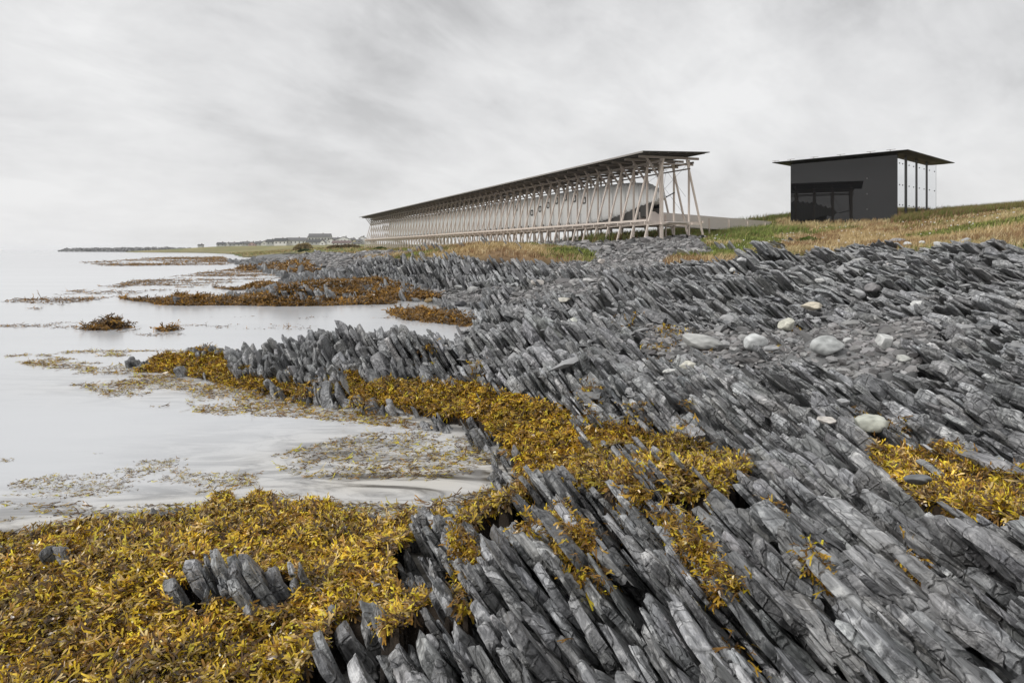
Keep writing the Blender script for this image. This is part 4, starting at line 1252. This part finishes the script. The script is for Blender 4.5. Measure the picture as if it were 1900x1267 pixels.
# ------------------------------------------------------------------ black glass cube
def cube_pavilion():
    C = Vector((39.5, 70, 0)); e1 = Vector((-.69, .724, 0)); e2 = Vector((.739, .674, 0)); S = 11.1; T = 12.45
    root = empty('glass_pavilion', (C.x, C.y, 5.6))
    tag(root, 'square black glass pavilion with a thin overhanging flat roof', 'pavilion')
    def g(a, b, z): return C + e1 * a + e2 * b + Vector((0, 0, z)) - root.location
    z0, z1 = 5.2, EYE + 9.78
    # dark glass
    mg, nt, b = new_mat('black_glass')
    b.inputs['Base Color'].default_value = (.006, .006, .007, 1); b.inputs['Roughness'].default_value = .015; b.inputs['IOR'].default_value = 1.53
    tc = N(nt, 'ShaderNodeTexCoord').outputs['Object']
    nt.links.new(bump(nt, noise(nt, tc, .35, 1, .4), .05, .02), b.inputs['Normal'])
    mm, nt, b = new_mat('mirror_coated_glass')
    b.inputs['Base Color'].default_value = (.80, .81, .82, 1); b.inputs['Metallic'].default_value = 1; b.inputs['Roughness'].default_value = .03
    black = simple('black_steel', (.008, .008, .008), .5, 0, .2, 4, .05, .004, spec=.3)
    core = MB()
    core.hexa([g(.45, .45, z0), g(S - .45, .45, z0), g(S - .45, T - .45, z0), g(.45, T - .45, z0), g(.45, .45, z1), g(S - .45, .45, z1), g(S - .45, T - .45, z1), g(.45, T - .45, z1)])
    core.build('steel_core', black, root)
    # long dark face: one flush sheet of glass; the same at the back
    for nm, b0, b1 in (('dark_glass_face', 0, .06), ('dark_glass_face', T - .06, T)):
        mb = MB(); mb.hexa([g(0, b0, z0), g(S, b0, z0), g(S, b1, z0), g(0, b1, z0), g(0, b0, z1), g(S, b0, z1), g(S, b1, z1), g(0, b1, z1)])
        mb.build(nm, mg, root)
    # right face: four tall pale panes with dark gaps, point fixings
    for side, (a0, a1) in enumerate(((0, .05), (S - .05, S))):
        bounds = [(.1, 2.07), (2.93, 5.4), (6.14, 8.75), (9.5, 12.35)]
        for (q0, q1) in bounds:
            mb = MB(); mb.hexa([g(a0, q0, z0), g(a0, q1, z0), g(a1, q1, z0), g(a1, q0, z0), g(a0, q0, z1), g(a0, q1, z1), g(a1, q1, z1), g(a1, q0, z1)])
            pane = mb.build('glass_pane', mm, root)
            for fr in (.3, .58, .88):
                for bq in (q0 + .55, q1 - .5):
                    z = z0 + (z1 - z0) * fr
                    mb = MB()
                    mb.tube(g(-.035, bq, z), g(.0, bq, z), .065, n=8) if side == 0 else mb.tube(g(S, bq, z), g(S + .035, bq, z), .065, n=8)
                    mb.build('point_fixing', black, pane)
        if side == 0:
            for q0, q1 in ((2.09, 2.88), (5.42, 6.1), (8.77, 9.45)):
                mb = MB(); mb.hexa([g(.0, q0 + .04, z0), g(.0, q1 - .04, z0), g(.4, q1 - .04, z0), g(.4, q0 + .04, z0), g(.0, q0 + .04, z1), g(.0, q1 - .04, z1), g(.4, q1 - .04, z1), g(.4, q0 + .04, z1)])
                mb.build('steel_column', black, root)
    mb = MB()
    for a in (2.9,):
        for fr in (.25, .47, .69):
            z = z0 + (z1 - z0) * fr
            mb.tube(g(a, -.03, z), g(a, 0, z), .07, n=8)
    mb.build('point_fixing', simple('steel_fixing', (.12, .12, .12), .4, .5), root)
    mb = MB(); o = 1.45
    zl, zh = z1 - .02, z1 + .16
    mb.hexa([g(-o, -o, zh - .06), g(S + o, -o, zh - .06), g(S + o, T + o, zh - .06), g(-o, T + o, zh - .06), g(-o, -o, zh + .02), g(S + o, -o, zh + .02), g(S + o, T + o, zh + .02), g(-o, T + o, zh + .02)])
    mb.hexa([g(-.6, -.6, zl), g(S + .6, -.6, zl), g(S + .6, T + .6, zl), g(-.6, T + .6, zl), g(-1.3, -1.3, zh - .061), g(S + 1.3, -1.3, zh - .061), g(S + 1.3, T + 1.3, zh - .061), g(-1.3, T + 1.3, zh - .061)])
    roof = mb.build('roof', black, root)
    for a in (.3, 2.2, 5.2, 8.0, 10.6, 12.4):
        mb = MB()
        mb.bar(g(a, -1.1, zh + .02), g(a, -1.1, zh + .22), .06, .06, e1)
        mb.bar(g(a - .5, -1.1, zh + .2), g(a + .35, -1.1, zh + .2), .05, .04)
        mb.build('roof_bracket', M_FASCIA, roof)
cube_pavilion()

# ------------------------------------------------------------------ village across the bay
def village():
    rc = [simple('roof_tiles_%d' % i, c, .8) for i, c in enumerate(((.08, .085, .09), (.14, .14, .145), (.17, .12, .12), (.10, .09, .085)))]
    wc = [simple('painted_wall_%d' % i, c, .8) for i, c in enumerate(((.72, .72, .71), (.45, .46, .46), (.62, .56, .40), (.45, .33, .32), (.62, .62, .60)))]
    win = simple('dark_window', (.03, .035, .04), .15, 0, .1)
    chim = simple('brick_chimney', (.16, .13, .12), .9)
    HS = [ # px centre, base row, width px, height px, roof, wall, gable faces us, depth
     (371, 457, 8, 3.2, 0, 1, 0, 760, 'tiny lone grey shed on the low point, far left of the village'),
     (409, 457.5, 14, 7, 0, 1, 0, 720, 'low grey house at the left end of the village row'),
     (421, 457, 9, 6, 1, 0, 1, 735, 'small white gabled house second from the left end'),
     (431, 457, 13, 6.5, 1, 1, 0, 725, 'grey house with light wall, third from the left end'),
     (443, 457.5, 12, 7, 0, 4, 0, 715, 'house with white lower wall in the left row'),
     (455, 457, 13, 8, 1, 1, 0, 730, 'taller grey house with ridge roof in the left row'),
     (467, 456.5, 12, 7, 1, 3, 1, 720, 'brownish gabled house in the left row'),
     (479, 456, 12, 7.5, 1, 1, 0, 735, 'grey house in the right half of the left row'),
     (490, 455.5, 11, 8, 0, 4, 1, 725, 'pale gabled house beside the dark-roofed one'),
     (502, 455, 15, 10, 0, 1, 0, 700, 'dark-roofed house with a roof vent, left of the white one'),
     (520, 454.5, 22, 11.5, 0, 0, 0, 690, 'white house with dark roof and dark windows'),
     (548, 454, 36, 12, 1, 4, 0, 695, 'long grey-roofed house with two pale gables'),
     (592, 448.5, 40, 14, 1, 1, 0, 760, 'large grey hall-like building rising above the village'),
     (575, 449, 9, 10, 3, 3, 0, 770, 'narrow reddish house at the left of the large building'),
     (583, 455, 30, 9.5, 0, 1, 0, 690, 'long low dark-roofed shed before the large building'),
     (598, 455.5, 10, 9.5, 1, 0, 1, 670, 'small white gabled hut in front of the large building'),
     (614, 452, 13, 9, 1, 0, 1, 710, 'white gabled house just right of the large building'),
     (624, 447.5, 12, 6, 1, 1, 0, 780, 'grey house peeping out behind the white gables'),
     (637, 450, 26, 10, 0, 0, 1, 720, 'wide white house with dark ridge roof'),
     (633, 456, 34, 8.5, 2, 4, 0, 680, 'long row house with pinkish roof and white front'),
     (654, 450, 8, 7.5, 1, 2, 0, 730, 'small cream yellow house'),
     (664, 451, 14, 6, 1, 1, 0, 740, 'grey house close to the end of the timber hall'),
     (672, 447, 14, 8, 1, 0, 1, 745, 'white gabled house seen through the last timber frames'),
     (662, 455, 14, 5, 1, 4, 0, 690, 'low white shed left of the last timber frame'),
     (688, 452, 18, 8, 0, 4, 0, 735, 'pale house seen through the far timber frames'),
    ]
    for (px, py, w, h, r, wl, gable, d, lab) in HS:
        x = (px - CX) / F * d; zb = EYE + (HY - py) / F * d
        W = w / F * d; Ht = h / F * d * 1.05
        hw = Ht * (.55 if not gable else .5); dp = max(6.0, W * .5)
        rt = empty('village_house', (x, d, zb), math.atan2(-x, d) * .3)
        tag(rt, lab, 'house', 'village houses across the bay')
        mb = MB(); mb.box(-W / 2, W / 2, 0, dp, -4, hw); 
        if gable:
            mb.add([(-W / 2, 0, hw), (W / 2, 0, hw), (0, 0, Ht * .97), (-W / 2, dp, hw), (W / 2, dp, hw), (0, dp, Ht * .97)], [(0, 1, 2), (4, 3, 5), (0, 2, 5, 3), (1, 4, 5, 2)])
        else:
            mb.add([(-W / 2, 0, hw), (-W / 2, dp, hw), (-W / 2, dp / 2, Ht * .97), (W / 2, 0, hw), (W / 2, dp, hw), (W / 2, dp / 2, Ht * .97)], [(0, 2, 1), (3, 4, 5), (0, 3, 5, 2), (1, 2, 5, 4)])
        mb.build('wall', wc[wl], rt)
        mb = MB(); t = .3; ov = .35
        if gable:
            for s in (-1, 1):
                mb.hexa([(0, -ov, Ht), (s * (W / 2 + ov), -ov, hw - .1), (s * (W / 2 + ov), dp + ov, hw - .1), (0, dp + ov, Ht), (0, -ov, Ht + t), (s * (W / 2 + ov), -ov, hw - .1 + t), (s * (W / 2 + ov), dp + ov, hw - .1 + t), (0, dp + ov, Ht + t)])
        else:
            for y0, in ((-ov,), (dp + ov,)):
                mb.hexa([(-W / 2 - ov, y0, hw - .1), (W / 2 + ov, y0, hw - .1), (W / 2 + ov, dp / 2, Ht), (-W / 2 - ov, dp / 2, Ht), (-W / 2 - ov, y0, hw - .1 + t), (W / 2 + ov, y0, hw - .1 + t), (W / 2 + ov, dp / 2, Ht + t), (-W / 2 - ov, dp / 2, Ht + t)])
        rf = mb.build('roof', rc[r], rt)
        mb = MB(); mb.box(W * .12, W * .12 + .9, dp / 2 - .4, dp / 2 + .4, Ht - .5, Ht + 1.1); mb.build('chimney', chim, rf)
        nw = max(1, int(W / 3.4))
        for k in range(nw):
            xx = -W / 2 + W * (k + .5) / nw
            mb = MB(); mb.box(xx - .55, xx + .55, -.06, .05, hw * .42, hw * .82); mb.build('window', win, rt)
    # brown bush mound in front of the village
village()

def shrubs():
    rng = np.random.default_rng(31)
    for (px, py, w, h, d, c, lab) in ((563, 461, 34, 10, 260, (.30, .24, .12), 'rounded brown shrub mound on the grass left of the timber hall'), (640, 463, 60, 8, 215, (.15, .11, .06), 'low brown shrub strip beside the far end of the timber hall'),
                                  (566, 467, 24, 5, 200, (.06, .09, .03), 'dark green shrub clump at the shingle edge'), (625, 465, 24, 5, 195, (.06, .10, .03), 'dark green shrub under the village houses'), (706, 463, 22, 5, 130, (.05, .10, .02), 'bright green shrub before the far end of the timber hall'),
                                  (1500, 452, 44, 8, 52, (.10, .14, .03), 'leafy green shrub in the golden turf below the black cube')):
        x = (px - CX) / F * d
        zb = EYE + (HY - py) / F * d
        zb = min(zb, float(H(x, d))) if d < 100 else float(H(x, d))
        W = w / F * d; Ht = max(h / F * d, .5)
        if d > 100: Ht = EYE + (HY - py + h) / F * d - zb
        n = 2600
        u = rng.uniform(-1, 1, n); v = rng.uniform(-1, 1, n); r = np.sqrt((1 - u * u).clip(0)) 
        k = .4 + .6 * fbm(u * 3, v * 3, int(px), 3)
        z = rng.random(n) ** .5 * Ht * r * k * 1.3
        p = np.stack([x + u * W / 2, d + v * W * .25, zb - .1 + z], -1)
        s = W * .018 + .05
        a = rng.standard_normal((n, 3)) * s; b = rng.standard_normal((n, 3)) * s
        V = np.stack([p - a, p + b, p + a, p - b], 1).reshape(-1, 3)
        f = np.arange(n * 4).reshape(-1, 4)
        col = np.repeat(np.array(c)[None] * (.6 + .9 * rng.random((n, 1))), 4, 0)
        o = mesh_np('shrub', V, [f], M_GRASS, col=col)
        tag(o, lab, 'shrub')
shrubs()

# ------------------------------------------------------------------ haze
def haze():
    m = bpy.data.materials.new('sea_haze'); m.use_nodes = True
    nt = m.node_tree; nt.nodes.clear()
    out = N(nt, 'ShaderNodeOutputMaterial'); v = N(nt, 'ShaderNodeVolumePrincipled')
    v.inputs['Color'].default_value = (.97, .97, .975, 1); v.inputs['Density'].default_value = .00012
    nt.links.new(v.outputs[0], out.inputs['Volume'])
    mb = MB(); mb.box(-16000, 16000, -60, 15000, -6, 45)
    tag(mb.build('haze', m), kind='stuff')

haze()
# ------------------------------------------------------------------ sky and light
def sky():
    w = bpy.data.worlds.new('World'); scene.world = w; w.use_nodes = True
    nt = w.node_tree; nt.nodes.clear()
    out = N(nt, 'ShaderNodeOutputWorld')
    st = N(nt, 'ShaderNodeTexSky', sky_type='NISHITA', sun_disc=False)
    st.sun_elevation = math.radians(48); st.sun_rotation = math.radians(SUN_AZ); st.air_density = 1.0; st.dust_density = 4
    b1 = N(nt, 'ShaderNodeBackground', i_Strength=.06); nt.links.new(st.outputs[0], b1.inputs[0])
    g = N(nt, 'ShaderNodeTexCoord').outputs['Generated']
    sp = N(nt, 'ShaderNodeSeparateXYZ'); nt.links.new(g, sp.inputs[0])
    z = mathn(nt, 'MAXIMUM', sp.outputs[2], 0.0)
    zz = mathn(nt, 'ADD', z, .34)
    cx = mathn(nt, 'DIVIDE', sp.outputs[0], zz); cy = mathn(nt, 'DIVIDE', sp.outputs[1], zz)
    cb = N(nt, 'ShaderNodeCombineXYZ'); nt.links.new(cx, cb.inputs[0]); nt.links.new(cy, cb.inputs[1])
    mp = N(nt, 'ShaderNodeMapping'); mp.inputs['Rotation'].default_value = (0, 0, math.radians(-38)); mp.inputs['Scale'].default_value = (.85, .7, 1); mp.inputs['Location'].default_value = (3.1, 1.7, 0)
    nt.links.new(cb.outputs[0], mp.inputs[0])
    n1 = noise(nt, mp.outputs[0], 1.15, 7, .56, .25)
    n2 = noise(nt, vmul(nt, mp.outputs[0], (1, 1.6, 1)), 3.4, 8, .62, .3)
    n3 = noise(nt, cb.outputs[0], .33, 2, .5)
    s = mathn(nt, 'ADD', mathn(nt, 'MULTIPLY', n1, .56), mathn(nt, 'MULTIPLY', n2, .38))
    s = mathn(nt, 'ADD', s, mathn(nt, 'MULTIPLY', n3, .26))
    cloud = ramp(nt, s, [(.47, (.45, .45, .455)), (.57, (.62, .62, .625)), (.70, (.79, .79, .79))])
    # brighter veil towards the horizon
    hz = ramp(nt, z, [(.0, 1), (.30, 0)])
    cloud = mixc(nt, mathn(nt, 'MULTIPLY', hz, .62), cloud, (.78, .78, .785))
    b2 = N(nt, 'ShaderNodeBackground', i_Strength=1.0); nt.links.new(cloud, b2.inputs[0])
    mx = N(nt, 'ShaderNodeMixShader', i_0=.93)
    nt.links.new(b1.outputs[0], mx.inputs[1]); nt.links.new(b2.outputs[0], mx.inputs[2]); nt.links.new(mx.outputs[0], out.inputs[0])
SUN_AZ = 215.0
sky()
sl = bpy.data.lights.new('sun', 'SUN'); sl.energy = 1.5; sl.angle = math.radians(12); sl.color = (1, .985, .96)
so = link(bpy.data.objects.new('sun', sl))
_az, _el = math.radians(-124), math.radians(38)       # light from the upper left, a little in front of the camera's side
_dir = Vector((math.sin(_az) * math.cos(_el), math.cos(_az) * math.cos(_el), math.sin(_el)))
so.rotation_euler = _dir.to_track_quat('Z', 'Y').to_euler()
for n_ in scene.world.node_tree.nodes:
    if n_.type == 'TEX_SKY':
        n_.sun_elevation = _el; n_.sun_rotation = _az

cam = bpy.data.cameras.new('camera')
cam.sensor_width = 36; cam.sensor_fit = 'HORIZONTAL'; cam.lens = F / 1900 * 36
cam.shift_y = -(633.5 - HY) / 1900
cam.clip_start = .1; cam.clip_end = 30000
co = link(bpy.data.objects.new('camera', cam)); co.location = (0, 0, EYE); co.rotation_euler = (math.radians(90), 0, 0)
scene.camera = co
scene.view_settings.view_transform = 'Standard'; scene.view_settings.look = 'None'; scene.view_settings.exposure = .22; scene.view_settings.gamma = 1
scene.render.engine = 'CYCLES'
scene.cycles.max_bounces = 6; scene.cycles.diffuse_bounces = 3; scene.cycles.glossy_bounces = 3; scene.cycles.transparent_max_bounces = 6
scene.cycles.volume_bounces = 1
